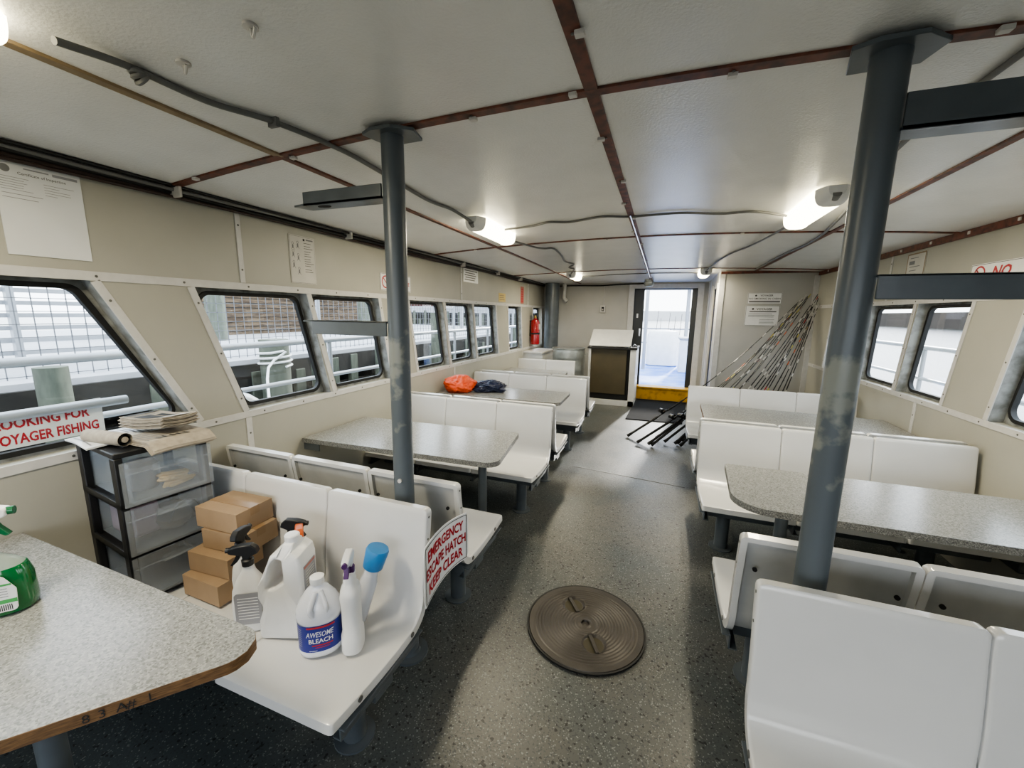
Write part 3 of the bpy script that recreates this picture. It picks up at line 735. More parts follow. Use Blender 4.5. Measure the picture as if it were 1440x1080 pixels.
for i, y in enumerate((1.42,2.6,3.3,4.5,5.6,6.6)):
    mb = MB(); mb.box((WL+.045,y,2.17),(.09,.014,.05),M_clip); mb.build('cable_clamp', bevel=.003)
    tag(bpy.data.objects[-1] if False else C.objects[-1], 'small pale clamp holding the dock-side cable bundle', 'clamp', 'cable clamps on the dock-side wall')
cable('wall_cable', [(-2.2,YB-.03,2.155),(-1.7,YB-.03,2.165),(-1.2,YB-.03,2.16),(-.9,YB-.03,2.175),(-.5,YB-.03,2.185),(-.30,YB-.1,2.19)], .012, M_black, 'black cable across the top of the rear wall', onceil=False)
mb = MB(); mb.tube([(-1.13,YB-.012,2.16),(-1.13,YB-.012,1.78)], .009, M_trim, 8); tag(mb.build('outlet_conduit'), 'thin painted conduit dropping to the rear wall outlet', 'conduit')
r = empty('power_outlet', (-1.14,YB-.001,1.64), 'white electrical outlet box on the rear wall', 'outlet')
mb = MB(); mb.bb((-.05,-.045,0),(.05,0,.14),M_clip); mb.build('box', r, origin=(0,0,0), bevel=.005)
mb = MB(); mb.bb((-.022,-.050,.03),(.022,-.044,.11),M_dark); mb.bb((-.012,-.054,.045),(.012,-.049,.075),M_clip); mb.build('socket', r, origin=(0,0,0))
for i, (x, y) in enumerate(((-1.30,.86),(-1.0,.83))):
    z = zc(x, y); mb = MB()
    mb.lathe([(.018,0),(.018,-.006),(.006,-.008)], M_clip, 14, (x,y,z)); mb.tube([(x,y,z-.006),(x+.004,y,z-.024),(x+.020,y-.01,z-.034),(x+.034,y-.016,z-.020)], .004, M_clip, 8, smooth=4)
    tag(mb.build('ceiling_hook'), ['bent grey hook on the ceiling panel beside the thick cable','small pale hook on the ceiling, away from the thick cable'][i], 'hook')

# ------------------------------------------------------------------ signs and papers
rnd = random.Random(3)
Y, Z = (0,1,0), (0,0,1); NYv = (0,-1,0); Xv = (1,0,0)
xw = WL+.001
board('certificate', 'large framed certificate under plastic at the top of the dock-side wall', 'certificate', (xw,.835,1.80), Y, Z, .245, .345,
  [('ring',.030,.315,.006,.014,M_inkg),('rect',.022,.307,.038,.323,M_inkg),('text','Certificate of Inspection',.13,.300,.014,M_ink,.0),('rect',.08,.322,.15,.327,M_labelgrey),('rect',.16,.318,.235,.328,M_labelgrey)]
  +lines(.012,.10,[.285-.009*i for i in range(6)],M_inkg,.0015,.5,rnd)+lines(.13,.22,[.28-.010*i for i in range(5)],M_inkg,.0015,.6,rnd)+lines(.012,.14,[.225,.21],M_inkg,.0018,.3,rnd), M_paperw, .004)
it = []
for i, (a, b) in enumerate([(.03,.24),(.07,.25),(.03,.19),(.07,.17),(.03,.12),(.07,.08)]):
    it += [('ring',a,b+.02,.006,.009,M_inkg),('rect',a-.006,b-.012,a+.006,b+.01,M_inkg),('bar',a-.012,b-.02,a,b,.003,M_inkg),('bar',a+.012,b-.022,a,b,.003,M_inkg)]
board('instruction_poster', 'small water-stained poster of life jacket drawings above the windows', 'poster', (xw,2.10,1.785), Y, Z, .215, .315,
  it+lines(.12,.20,[.27,.25,.235,.215,.20,.185,.165,.15,.135,.12,.095,.08],M_ink,.003,.5,rnd)+[('rect',.115,.285,.13,.30,M_ink),('rect',.14,.290,.20,.300,M_inkg)], M_paper, .003, border=(.002,.004,M_inkg))
board('no_smoking_sign', 'white no smoking notice half hidden by the dock-side post', 'sign', (xw,3.02,1.79), Y, Z, .46, .15,
  [('ring',.075,.075,.045,.056,M_red),('bar',.04,.11,.11,.04,.010,M_red),('text','NO',.20,.05,.075,M_red,.01),('text','SMOKE',.36,.055,.05,M_red,.008)], M_white, .003, border=(.003,.003,M_ink))
board('notice', 'white printed notice beside the upper wall seam', 'notice', (xw,4.62,1.985), Y, Z, .42, .165,
  sum([lines(.03+.02*(i%2),.40,[.135-.028*i],M_inkg,.013,.25,rnd) for i in range(5)], []), M_white, .002)
board('sticker', 'faded yellow sticker above the dock-side windows', 'sticker', (xw,5.78,1.775), Y, Z, .28, .13, lines(.03,.25,[.09,.06,.03],M_striptan,.01,.2,rnd), M_yel, .001)
board('sticker', 'faded vertical pink sticker near the fire extinguisher', 'sticker', (xw,6.78,1.775), Y, Z, .17, .29, [('rect',.03,.03+.04*i,.14,.05+.04*i,M_red) for i in range(6)], M_redp, .001)
xr = WR-.001
board('no_smoking_sign', 'wide white sign with red NO above the water-side windows', 'sign', (xr,3.68,1.80), NYv, Z, .62, .155,
  [('ring',.085,.090,.040,.052,M_red),('bar',.05,.122,.12,.055,.010,M_red),('text','NO',.27,.062,.095,M_red,.03,'c',None,.25)], M_white, .003, border=(.003,.004,M_ink))
board('instruction_poster', 'small yellowed poster high on the water-side wall', 'poster', (xr,4.50,1.82), NYv, Z, .27, .315, lines(.05,.24,[.27,.2,.17,.14,.11,.08],M_inkg,.006,.5,rnd)+[('rect',.04,.22,.12,.25,M_inkg)], M_paper, .002, border=(.012,.003,M_striptan))
yp = PY-.013
yp = PY-.001
board('company_notice', 'upper small white notice reading VOYAGER on the partition', 'sign', (1.085,yp,1.775), Xv, Z, .415, .155,
  [('ring',.10,.115,.001,.012,M_ink),('text','VOYAGER',.23,.105,.034,M_ink,.012),('text','NO SMOKING IN CABIN',.207,.062,.033,M_ink,.004,'c',.38),('rect',.02,.022,.395,.045,M_inkg)], M_white, .003, border=(.004,.003,M_ink))
board('company_notice', 'lower and taller white notice reading VOYAGER on the partition', 'sign', (1.075,yp,1.475), Xv, Z, .415, .28,
  [('ring',.09,.232,.001,.013,M_ink),('text','VOYAGER',.23,.216,.042,M_ink,.012)]+lines(.05,.38,[.19],M_ink,.012,.05,rnd)+lines(.04,.38,[.160,.140,.120],M_inkg,.006,.15,rnd)+lines(.18,.38,[.085,.065,.045,.028],M_inkg,.005,.3,rnd), M_white, .003, border=(.004,.003,M_ink))
# curved emergency sign between the first pair of benches
root = empty('emergency_sign', (-.80,1.4,.42), 'curved white sign with red emergency escape hatch lettering bridging the bench ends', 'sign')
def TS(x, y, d=0):      # x 0..1, y 0..1
    yy = 1.240+.265*x; bul = .060*x*x
    zlow = .415+.085*x+.028*math.sin(PI*x*.9); zhigh = .683+.045*x+.018*math.sin(PI*x)
    r = .0
    return Vector((-.818+bul+d, yy, zlow+(zhigh-zlow)*y))-root.location
mb = MB(); nn_ = 24; vs = []
for d in (0, .003):
    for j in range(9):
        for i in range(nn_+1):
            x, y = i/nn_, j/8
            if j in (0, 8): x = .03+.94*x
            vs.append(TS(x, y, d))
k = nn_+1; N = 9*k
fs = [(j*k+i, j*k+i+1, (j+1)*k+i+1, (j+1)*k+i) for j in range(8) for i in range(nn_)]+[(N+j*k+i, N+j*k+i+1, N+(j+1)*k+i+1, N+(j+1)*k+i) for j in range(8) for i in range(nn_)]
fs += [(i, i+1, N+i+1, N+i) for i in range(nn_)]+[(8*k+i, 8*k+i+1, N+8*k+i+1, N+8*k+i) for i in range(nn_)]+[(j*k, (j+1)*k, N+(j+1)*k, N+j*k) for j in range(8)]+[(j*k+nn_, (j+1)*k+nn_, N+(j+1)*k+nn_, N+j*k+nn_) for j in range(8)]
mb.add(vs, fs, M_white); mb.build('panel', root, origin=(0,0,0))
mb = MB(); TT = lambda x, y: TS(x/.35, y/.30, .0048)
for s, y, w in (('EMERGENCY',.205,.28),('ESCAPE HATCH',.122,.31),('KEEP CLEAR',.040,.27)): put_text(mb, s, .175, y, .078, M_red, TT, .03, 'c', w)
def sbar(x0, y0, x1, y1):
    n = 16
    for q in range(n):
        a, b = q/n, (q+1)/n
        if abs(x1-x0) > abs(y1-y0): P = [(x0+(x1-x0)*a,y0),(x0+(x1-x0)*b,y0),(x0+(x1-x0)*b,y0+.004),(x0+(x1-x0)*a,y0+.004)]
        else: P = [(x0,y0+(y1-y0)*a),(x0+.004,y0+(y1-y0)*a),(x0+.004,y0+(y1-y0)*b),(x0,y0+(y1-y0)*b)]
        mb.add([TT(*p) for p in P], [(0,1,2,3)], M_ink)
sbar(.012,.010,.338,.010); sbar(.012,.286,.338,.286); sbar(.012,.010,.012,.288); sbar(.334,.010,.334,.288)
mb.build('lettering', root, origin=(0,0,0), smooth=0)

# ------------------------------------------------------------------ drawer tower
TX, TY = -1.95, .86
tr = empty('drawer_tower', (TX,TY,.385), 'black three-drawer plastic storage tower with clear drawers, by the window', 'storage drawers', rz=math.radians(-8))
# local axes: +y runs along the drawer fronts, -x to the wall
H = .66; D = .385; W = .318
def tb(a, b, m, name, bev=.004): mb = MB(); mb.bb(a, b, m); return mb.build(name, tr, origin=(0,0,0), bevel=bev)
tb((-D,0,H-.022),(0,W,H),M_blackp,'top')
for (x, y) in ((-.045,0),(-D,0),(-.045,W-.028),(-D,W-.028)): tb((x,y,0),(x+.045,y+.028,H-.022),M_blackp,'corner_post')
levels = [(.03,.215),(.235,.425),(.45,.625)]
for (z0, z1) in levels:
    mb = MB(); mb.bb((-D,.0,z0-.024),(0,W,z0-.012),M_blackp); mb.bb((-.012,0,z0-.024),(0,W,z0),M_blackp); mb.bb((-D,0,z0-.024),(0,.008,z0+.004),M_blackp); mb.bb((-D,W-.008,z0-.024),(0,W,z0+.004),M_blackp); mb.build('shelf_frame', tr, origin=(0,0,0), bevel=.002)
for k, (z0, z1) in enumerate(levels):
    pull = [.01,.012,.03][k]
    mb = MB(); y0, y1 = .030, W-.030; x0, x1 = -D+.03, pull
    # open-topped tray walls
    for a, b in (((x0,y0,z0),(x1,y1,z0+.003)),((x0,y0,z0),(x0+.003,y1,z1-.01)),((x0,y0,z0),(x1,y0+.003,z1-.01)),((x0,y1-.003,z0),(x1,y1,z1-.01))): mb.bb(a, b, M_clear)
    mb.bb((x1,.004,z0-.006),(x1+.005,W-.004,z1),M_clear)
    mb.bb((x1+.005,.010,z1-.05),(x1+.008,.10,z1-.045),M_clear); mb.bb((x1+.005,W-.10,z1-.05),(x1+.008,W-.010,z1-.045),M_clear)
    dd_ = mb.build('drawer', tr, origin=(0,0,0), smooth=0)
    mb = MB(); mb.bb((x1+.005,.10,z1-.055),(x1+.016,W-.10,z1-.048),M_clear); mb.bb((x1+.005,.10,z1-.055),(x1+.008,W-.10,z1-.030),M_clear); mb.build('drawer_handle', dd_, origin=(0,0,0), smooth=0)
# contents (things in the drawers)
def tower_pt(x, y, z): return Matrix.Rotation(math.radians(-8),3,'Z') @ Vector((x,y,z)) + tr.location
rnd = random.Random(5)
pts = [tower_pt(-.05+.03*math.sin(i*1.9)+.012*rnd.random(), .20+.055*math.cos(i*2.3)+.01*rnd.random(), .462+.0016*i+.004*rnd.random()) for i in range(30)]
mb = MB(); mb.tube(pts, .0075, M_rope, 8, smooth=4); tag(mb.build('rope_coil', smooth=60), 'tangled tan rope in the top clear drawer', 'rope')
mb = MB(); mb.lathe([(.05,.455),(.062,.475),(.060,.56),(.045,.575)], M_labelgrey, 20, tower_pt(-.13,.12,0)-Vector((0,0,tr.location.z))+Vector((0,0,tr.location.z))); tag(mb.build('tape_roll'), 'blue grey round tub in the top clear drawer', 'tub')
mb = MB(); mb.box(tower_pt(-.20,.10,.32),(.20,.11,.15),M_pink,Matrix.Rotation(-.14,3,'Z')); tag(mb.build('folded_cloth', bevel=.02, seg=3), 'folded pink cloth in the middle clear drawer', 'cloth')
mb = MB(); mb.lathe([(.01,0),(.07,.01),(.09,.05),(.06,.10),(.01,.11)], M_olive, 12, tower_pt(-.11,.20,.245), sx=.9, sy=.8); mb.tube([tower_pt(-.02,.15,.30),tower_pt(-.015,.19,.38),tower_pt(-.015,.25,.37),tower_pt(-.02,.27,.30),tower_pt(-.03,.20,.27)], .004, M_black, 6, smooth=5)
tag(mb.build('cable_heap'), 'dark heap with black cord in the middle clear drawer', 'cable')
# newspapers on the tower
def sheet(name, label, cx, cy, z, lx, ly, rz, m, layers=5, th=.004, wave=.006, seed=1, marks=None, fold=None, thick_mat=None):
    r = random.Random(seed); mb = MB(); R = Matrix.Rotation(rz,3,'Z'); n = 12
    ph = [r.random()*6 for _ in range(4)]
    def surf(u, v, off): 
        x = (u-.5)*lx; y = (v-.5)*ly
        zz = off+wave*(math.sin(u*5+ph[0])+math.sin(v*4+ph[1])+2)*.5*(.4+.6*u)
        if fold: 
            x, zz2 = fold(u, x); zz += zz2
        return R @ Vector((x, y, 0)) + Vector((cx, cy, z+zz))
    for l in range(layers):
        o = l*th; d = (r.random()-.5)*.012
        for (a, b) in ((0, th*.7),):
            vs = [surf(i/n, j/n, o+q)+Vector((d, d*.7, 0)) for q in (a, b) for j in range(n+1) for i in range(n+1)]
            k = n+1; N = k*k; fs = []
            for q in (0, N): fs += [(q+j*k+i, q+j*k+i+1, q+(j+1)*k+i+1, q+(j+1)*k+i) for j in range(n) for i in range(n)]
            fs += [(i, i+1, N+i+1, N+i) for i in range(n)]+[(n*k+i, n*k+i+1, N+n*k+i+1, N+n*k+i) for i in range(n)]+[(j*k, (j+1)*k, N+(j+1)*k, N+j*k) for j in range(n)]+[(j*k+n, (j+1)*k+n, N+(j+1)*k+n, N+j*k+n) for j in range(n)]
            mb.add(vs, fs, m)
    top = (layers-1)*th+th*.7+.0015
    for (kind, *a) in (marks or []):
        if kind == 'text':
            s, x, y, sz, mm, rot = a
            def T(px, py): 
                c, s_ = math.cos(rot), math.sin(rot); u = x+(px*c-py*s_)/lx; v = y+(px*s_+py*c)/ly
                return surf(u, v, top)
            put_text(mb, s, 0, 0, sz, mm, T, .01)
        else:
            u0, v0, u1, v1, mm = a; nn2 = 4
            for q in range(nn2):
                ua, ub = u0+(u1-u0)*q/nn2, u0+(u1-u0)*(q+1)/nn2
                mb.add([surf(ua,v0,top),surf(ub,v0,top),surf(ub,v1,top),surf(ua,v1,top)], [(0,1,2,3)], mm)
    return tag(mb.build(name, smooth=40), label, 'newspaper')
TZT = tr.location.z+H
col = [('rect',.1,.08+.07*i,.9-.3*((i*37)%10)/10,.10+.07*i,M_inkg) for i in range(12)]
sheet('newspaper', 'pale spread newspaper sheets hanging to the window side of the tower', -2.19, 1.0, TZT+.001, .24, .28, -.15, M_paperw, 2, .004, .010, 2, col)
sheet('newspaper', 'large tan newspaper overhanging the drawer fronts', -1.975, 1.07, TZT+.001, .21, .24, .0, M_newsg, 5, .004, .008, 4, [('rect',.60,.22+.11*i,.78-.05*(i%2),.26+.11*i,M_ink) for i in range(5)]+[('rect',.66+.04*i,.2,.675+.04*i,.72,M_inkg) for i in range(3)]+col[:5], fold=lambda u, x: (x, -.035*max(0, u-.82)/.18))
mb = MB()
for i, (a, r0) in enumerate([(0,.026),(0,.019),(0,.012)]):
    mb.tube([(-2.20,.905,TZT+.036),(-2.0,.93,TZT+.034)], r0, [M_newsg, M_ink, M_newsg][i], 16, cap=(i == 2))
mb.tube([(-2.20,.905,TZT+.036),(-2.0,.93,TZT+.034)], .027, M_newsg, 16, cap=False)
tag(mb.build('rolled_newspaper'), 'rolled-up newspaper lying at the near edge of the tower', 'newspaper')
sheet('magazine', 'boxy folded paper bundle topping the newspaper pile', -2.08, 1.10, TZT+.036, .25, .15, .10, M_newsg, 10, .0046, .012, 9, [('rect',.04,.05,.10,.95,M_ink),('rect',.24,.1,.70,.55,M_ink),('rect',.30,.62,.66,.80,M_ink),('rect',.78,.15,.95,.85,M_white)]+[('rect',.14,.1+.1*i,.21,.13+.1*i,M_inkg) for i in range(8)])

# ------------------------------------------------------------------ cardboard boxes
def carton(cx, cy, z, lx, ly, h, rz, label):
    root = empty('cardboard_box', (cx,cy,z), label, 'box', 'stacked brown cartons', rz)
    mb = MB(); mb.bb((-lx/2,-ly/2,0),(lx/2,ly/2,h-.001),M_card); mb.bb((-lx/2,-.0008,h-.0015),(lx/2,.0008,h+.0006),M_ink); mb.build('body', root, origin=(0,0,0), bevel=.002)
    mb = MB(); mb.bb((-lx/2-.0006,-.022,h-.035),(lx/2+.0006,.022,h+.0008),M_tape); mb.build('tape', root, origin=(0,0,0), smooth=0)
SZ = .388
carton(-1.745, 1.065, SZ, .225, .165, .093, -.02, 'brown cardboard box at the bottom of the stack of four')
carton(-1.750, 1.105, SZ+.0945, .230, .165, .088, .05, 'brown cardboard box second from the bottom of the stack')
carton(-1.715, 1.155, SZ+.184, .235, .170, .088, .08, 'brown cardboard box just under the topmost one')
carton(-1.745, 1.160, SZ+.2735, .240, .175, .092, .04, 'brown cardboard box on top of the stack, taped flaps showing')

# ------------------------------------------------------------------ bottles
def trigger(mb_parts, root, z, s=1, m1=M_black, m2=M_black, rz=0, mcollar=None):
    R = Matrix.Rotation(rz,3,'Z'); q = lambda x, y, zz: R @ Vector((x*s, y*s, zz*s)) + Vector((0,0,z))
    mb = MB(); mb.lathe([(.016*s,0),(.017*s,.018*s),(.012*s,.022*s)], mcollar or (m2 if m2 is M_purple else m1), 20, (0,0,z)); mb.build('collar', root, origin=(0,0,0))
    mb = MB()   # head: prism side profile in x-z
    prof = [(-.030,.055),(-.034,.040),(-.012,.030),(-.010,.020),(.010,.020),(.012,.034),(.040,.040),(.048,.044),(.048,.058),(.020,.066),(-.015,.068)]
    mb.prism(prof, -.011, .011, m1, lambda v: q(v.x, v.z, v.y)); mb.build('spray_head', root, origin=(0,0,0), bevel=.003*s)
    mb = MB(); mb.prism([(.016,.040),(.026,.040),(.034,.022),(.046,.004),(.040,.002),(.026,.014),(.018,.028)], -.007, .007, m2, lambda v: q(v.x, v.z, v.y)); mb.build('trigger', root, origin=(0,0,0), bevel=.0015*s)
    mb = MB(); mb.tube([q(.046,0,.051), q(.056,0,.051)], .008*s, m2, 12); mb.build('nozzle', root, origin=(0,0,0))
def spray(x, y, rz, prof, body, label, head, s=1, z0=None, lab=None, sx=1, sy=.62, p=2.6, hrz=0, tilt=None):
    root = empty('spray_bottle', (x,y,SZ if z0 is None else z0), label, 'bottle', None, rz)
    mb = MB(); mb.lathe(prof, body, 32, sx=sx, sy=sy, p=p); mb.build('bottle', root, origin=(0,0,0), smooth=60)
    if lab: lab(root)
    trigger(None, root, prof[-1][1]-.004, s, *head, rz=hrz)
    if tilt: root.rotation_euler = (tilt[0], tilt[1], rz)
    return root
SB = [(.040,0),(.046,.004),(.047,.06),(.044,.12),(.046,.16),(.040,.20),(.024,.235),(.018,.262),(.016,.275,.9,1)]
def lab_panel(m, x0, x1, z0, z1, y, extra=None):
    def f(root):
        mb = MB(); mb.prism(rounded([(x0,z0),(x1,z0),(x1,z1),(x0,z1)], .012, 4), 0, .002, m, lambda v: Vector((v.x, -y-v.z, v.y)))
        if extra: extra(mb, y)
        mb.build('label_sticker', root, origin=(0,0,0), smooth=0)
    return f
def tall(prof, k): return [(a[0], a[1]*k)+tuple(a[2:]) for a in prof]
spray(-1.505, 1.005, 1.9, tall(SB,1.06), M_white, 'narrow white spray bottle with black head, closest to the cardboard boxes', (M_blackp,M_blackp), 1.15, lab=lab_panel(M_inkg,-.03,.03,.04,.14,.030))
spray(-1.418, .968, .55, [(.062,0),(.066,.005),(.066,.10),(.060,.16),(.042,.205),(.024,.235),(.018,.262)], M_white, 'white spray bottle with grey side label and black trigger facing the boxes', (M_blackp,M_blackp), 1.25, lab=lab_panel(M_labelgrey,-.042,.05,.035,.165,.041,
   lambda mb, y: [mb.box((.004,-y-.0025,.06+.012*i),(.07,.001,.002),M_white) for i in range(8)]), sy=.62, hrz=PI)
spray(-1.385, 1.14, .4, tall(SB,1.05), M_white, 'white spray bottle with black head standing behind the front row', (M_blackp,M_blackp), 1.2)
spray(-1.315, 1.115, 2.4, tall(SB,.98), M_white, 'bottle with orange spray head partly hidden behind the tall jug', (M_orange,M_orange), 1.35)
spray(-.985, 1.025, -1.05, [(.047,0),(.050,.006),(.050,.065),(.043,.075),(.043,.17),(.047,.215),(.040,.245),(.026,.258),(.028,.272),(.024,.284),(.026,.296),(.019,.305)], M_white, 'white spray bottle with purple and white trigger, nearest the aisle', (M_white,M_purple), 1.15, sy=.75, hrz=0)
# leaning bottle with blue cap
root = empty('capped_bottle', (-1.050,1.120,SZ+.014), 'bottle with bright blue cap leaning behind the purple-triggered one', 'bottle'); root.rotation_euler = (math.radians(-8), math.radians(15), 0)
mb = MB(); mb.lathe([(.028,0),(.034,.01),(.034,.17),(.026,.205),(.028,.235)], M_whitem, 24); mb.build('bottle', root, origin=(0,0,0))
mb = MB(); mb.lathe([(.034,.232),(.038,.236),(.044,.305),(.040,.315),(.01,.317)], M_blue, 28); mb.build('cap', root, origin=(0,0,0))
# tall white jug
jr = empty('detergent_jug', (-1.265,1.01,SZ), 'tall white jug with side handle, hourglass waist and screw cap', 'jug', rz=math.radians(20))
def jug_outline():
    return [(-.082,0),(.070,0),(.080,.010),(.080,.085),(.068,.115),(.068,.135),(.080,.165),(.082,.30),(.074,.335),(.050,.352),(.045,.372),(.010,.372),(.004,.352),(-.012,.345),(-.030,.335),(-.075,.235),(-.084,.215),(-.086,.165),(-.070,.130),(-.070,.115),(-.086,.09),(-.088,.010)]
ho = jug_outline(); hole = [(-.052,.205),(-.020,.208),(.012,.235),(.012,.318),(-.012,.325),(-.030,.300)]
mb = MB(); bm = bmesh.new()
def jloop(pts, y): return [bm.verts.new((x, y, z)) for x, z in pts]
hp = [Vector(q) for q in rounded(hole, .010, 4)]; op = [Vector(q) for q in rounded(ho, .005, 3)]
hc = Vector((-.018,.268))
def ray_hit(poly, a):
    d = Vector((math.cos(a), math.sin(a))); best = None
    for i in range(len(poly)):
        p, q = poly[i]-hc, poly[(i+1)%len(poly)]-hc; e = q-p; den = d.x*e.y-d.y*e.x
        if abs(den) < 1e-12: continue
        t = (p.x*e.y-p.y*e.x)/den; u = (p.x*d.y-p.y*d.x)/den
        if t > 0 and -1e-6 <= u <= 1+1e-6: best = t if best is None else min(best, t)
    return best
angs = sorted(set([2*PI*i/90 for i in range(90)]+[math.atan2((p-hc).y, (p-hc).x)%(2*PI) for p in op]))
lay = []
for y, ins in ((-.062,.011),(-.058,.004),(-.050,.0),(.050,.0),(.058,.004),(.062,.011)):
    o_, i_ = [], []
    for a in angs:
        ro, ri = ray_hit(op, a), ray_hit(hp, a); ri = min(ri, ro-.006)
        d = Vector((math.cos(a), math.sin(a))); k1 = min(ins, (ro-ri)*.35)
        po, pi_ = hc+d*(ro-k1), hc+d*(ri+k1)
        yy = y*(.62 if po.y > .352 else 1); yi = y
        o_.append(bm.verts.new((po.x, yy, max(0, po.y)))); i_.append(bm.verts.new((pi_.x, yi, pi_.y)))
    lay.append((o_, i_))
n_ = len(angs)
for A, B in zip(lay, lay[1:]):
    for j in range(n_):
        bm.faces.new((A[0][j], A[0][(j+1)%n_], B[0][(j+1)%n_], B[0][j])); bm.faces.new((A[1][j], B[1][j], B[1][(j+1)%n_], A[1][(j+1)%n_]))
for A in (lay[0], lay[-1]):
    for j in range(n_): bm.faces.new((A[0][j], A[1][j], A[1][(j+1)%n_], A[0][(j+1)%n_]))
bmesh.ops.recalc_face_normals(bm, faces=bm.faces)
me = bpy.data.meshes.new('body'); bm.to_mesh(me); bm.free(); me.materials.append(M_white)
for p in me.polygons: p.use_smooth = True
me.set_sharp_from_angle(angle=math.radians(45))
o = bpy.data.objects.new('body', me); C.objects.link(o); o.parent = jr
mb = MB(); mb.lathe([(.025,.368),(.026,.370),(.026,.392),(.022,.396),(.004,.397)], M_white, 28, (.027,0,0)); mb.build('cap', jr, origin=(0,0,0))
mb = MB(); mb.prism([(-.040,.15),(.040,.15),(.040,.285),(-.040,.285)], 0, .002, M_labelgrey, lambda v: Vector((.0815+v.z, v.x, v.y)))
for i in range(9): mb.box((.0842,0,.17+.011*i),(.001,.06,.003),M_paper)
mb.box((.0842,0,.278),(.001,.078,.008),M_redp); mb.build('label_sticker', jr, origin=(0,0,0), smooth=0)
# bleach bottle
br = empty('bleach_bottle', (-1.095,.985,SZ), 'rounded milky bottle with blue bleach label and white cap', 'bottle', rz=math.radians(38))
mb = MB(); mb.lathe([(.060,0),(.072,.006),(.075,.02),(.073,.024),(.073,.135),(.076,.140),(.077,.155),(.073,.175),(.058,.205),(.036,.235),(.022,.25),(.021,.262)], M_whitem, 40, sy=.86, p=2.3)
mb.build('body', br, origin=(0,0,0), smooth=60)
mb = MB(); mb.lathe([(.023,.256),(.024,.258),(.024,.280),(.020,.283),(.004,.284)], M_white, 28); mb.build('cap', br, origin=(0,0,0))
mb = MB(); mb.tube([(.030,-.040,.185),(.046,-.047,.178)], .001, M_white, 6)
mb = MB(); mb.tube([(-.012,-.056,.165),(-.020,-.060,.19),(-.012,-.045,.215),(-.004,-.030,.236)], .010, M_whitem, 12, smooth=5); mb.tube([(.030,-.052,.165),(.030,-.050,.19),(.022,-.038,.215),(.012,-.026,.238)], .008, M_whitem, 12, smooth=5); mb.build('grip_ridge', br, origin=(0,0,0))
mb = MB(); n = 36; a0, a1 = math.radians(185), math.radians(365); R0 = .0742
def TB(a, z, d=0):
    ca, sa = math.cos(a), math.sin(a); k = (abs(ca)**2.3+abs(sa)**2.3)**(-1/2.3); return Vector(((R0+d)*ca*k, (R0*.86+d)*sa*k, z))
vs = [TB(a0+(a1-a0)*i/n, z) for z in (.028,.130) for i in range(n+1)]; mb.add(vs, [(i, i+1, n+2+i, n+1+i) for i in range(n)], M_label)
TBt = lambda x, y: TB(math.radians(270)+x/.072, y, .0012)
def bl(x0, x1, y0, y1, m, d=.0008):
    k = 12; vs = [TB(math.radians(270)+(x0+(x1-x0)*i/k)/.072, z, d) for z in (y0, y1) for i in range(k+1)]; mb.add(vs, [(i, i+1, k+2+i, k+1+i) for i in range(k)], m)
bl(-.035,.055,.120,.127,M_red); put_text(mb, 'AWESOME', .006, .088, .028, M_whitem, TBt, .006, 'c', .088, .25); put_text(mb, 'BLEACH', .008, .064, .024, M_white, TBt, .014, 'c', .075)
bl(-.02,.045,.052,.057,M_red); bl(-.01,.035,.044,.047,M_red); bl(-.03,-.005,.033,.035,M_whitem)
for i in range(9): bl(-.085,-.055,.05+.008*i,.052+.008*i,M_labelgrey)
mb.build('label_sticker', br, origin=(0,0,0), smooth=30)
# green spray bottle on the near table
gz = TZ+.001
gr = empty('spray_bottle', (-1.80,.468,gz), 'green cleaner spray bottle with white and green trigger on the nearest table', 'bottle', rz=math.radians(50))
mb = MB(); mb.lathe([(.085,0),(.094,.006),(.096,.03),(.094,.10),(.085,.135),(.082,.140)], M_greenl, 40, sy=.52, p=3); mb.build('liquid_body', gr, origin=(0,0,0), smooth=60)
mb = MB(); mb.lathe([(.082,.140),(.062,.160),(.034,.178),(.030,.215),(.024,.232)], M_clearb, 40, sy=.56, p=2.5); mb.build('clear_shoulder', gr, origin=(0,0,0), smooth=60)
def GT(x, y, d=.0): return Vector((x, -.0508-d, y))
mb = MB(); mb.prism(rounded([(-.07,.018),(.074,.018),(.078,.085),(.055,.128),(-.07,.128)], .012, 4), 0, .002, M_white, lambda v: GT(v.x, v.y, v.z))
def gl(x0, x1, y0, y1, m): mb.add([GT(x0,y0,.0026),GT(x1,y0,.0026),GT(x1,y1,.0026),GT(x0,y1,.0026)], [(0,1,2,3)], m)
gl(-.07,.076,.044,.056,M_labelgrn); gl(-.07,.070,.098,.104,M_labelgrn)
for i in range(4): gl(-.06,.06,.064+.008*i,.066+.008*i,M_inkg)
for i in range(9): gl(.030+.004*i,.032+.004*i,.022,.040,M_ink)
gl(-.03,.015,.026,.029,M_inkg); mb.build('label_sticker', gr, origin=(0,0,0), smooth=0)
trigger(None, gr, .228, 1.5, M_white, M_green, 0, M_green)

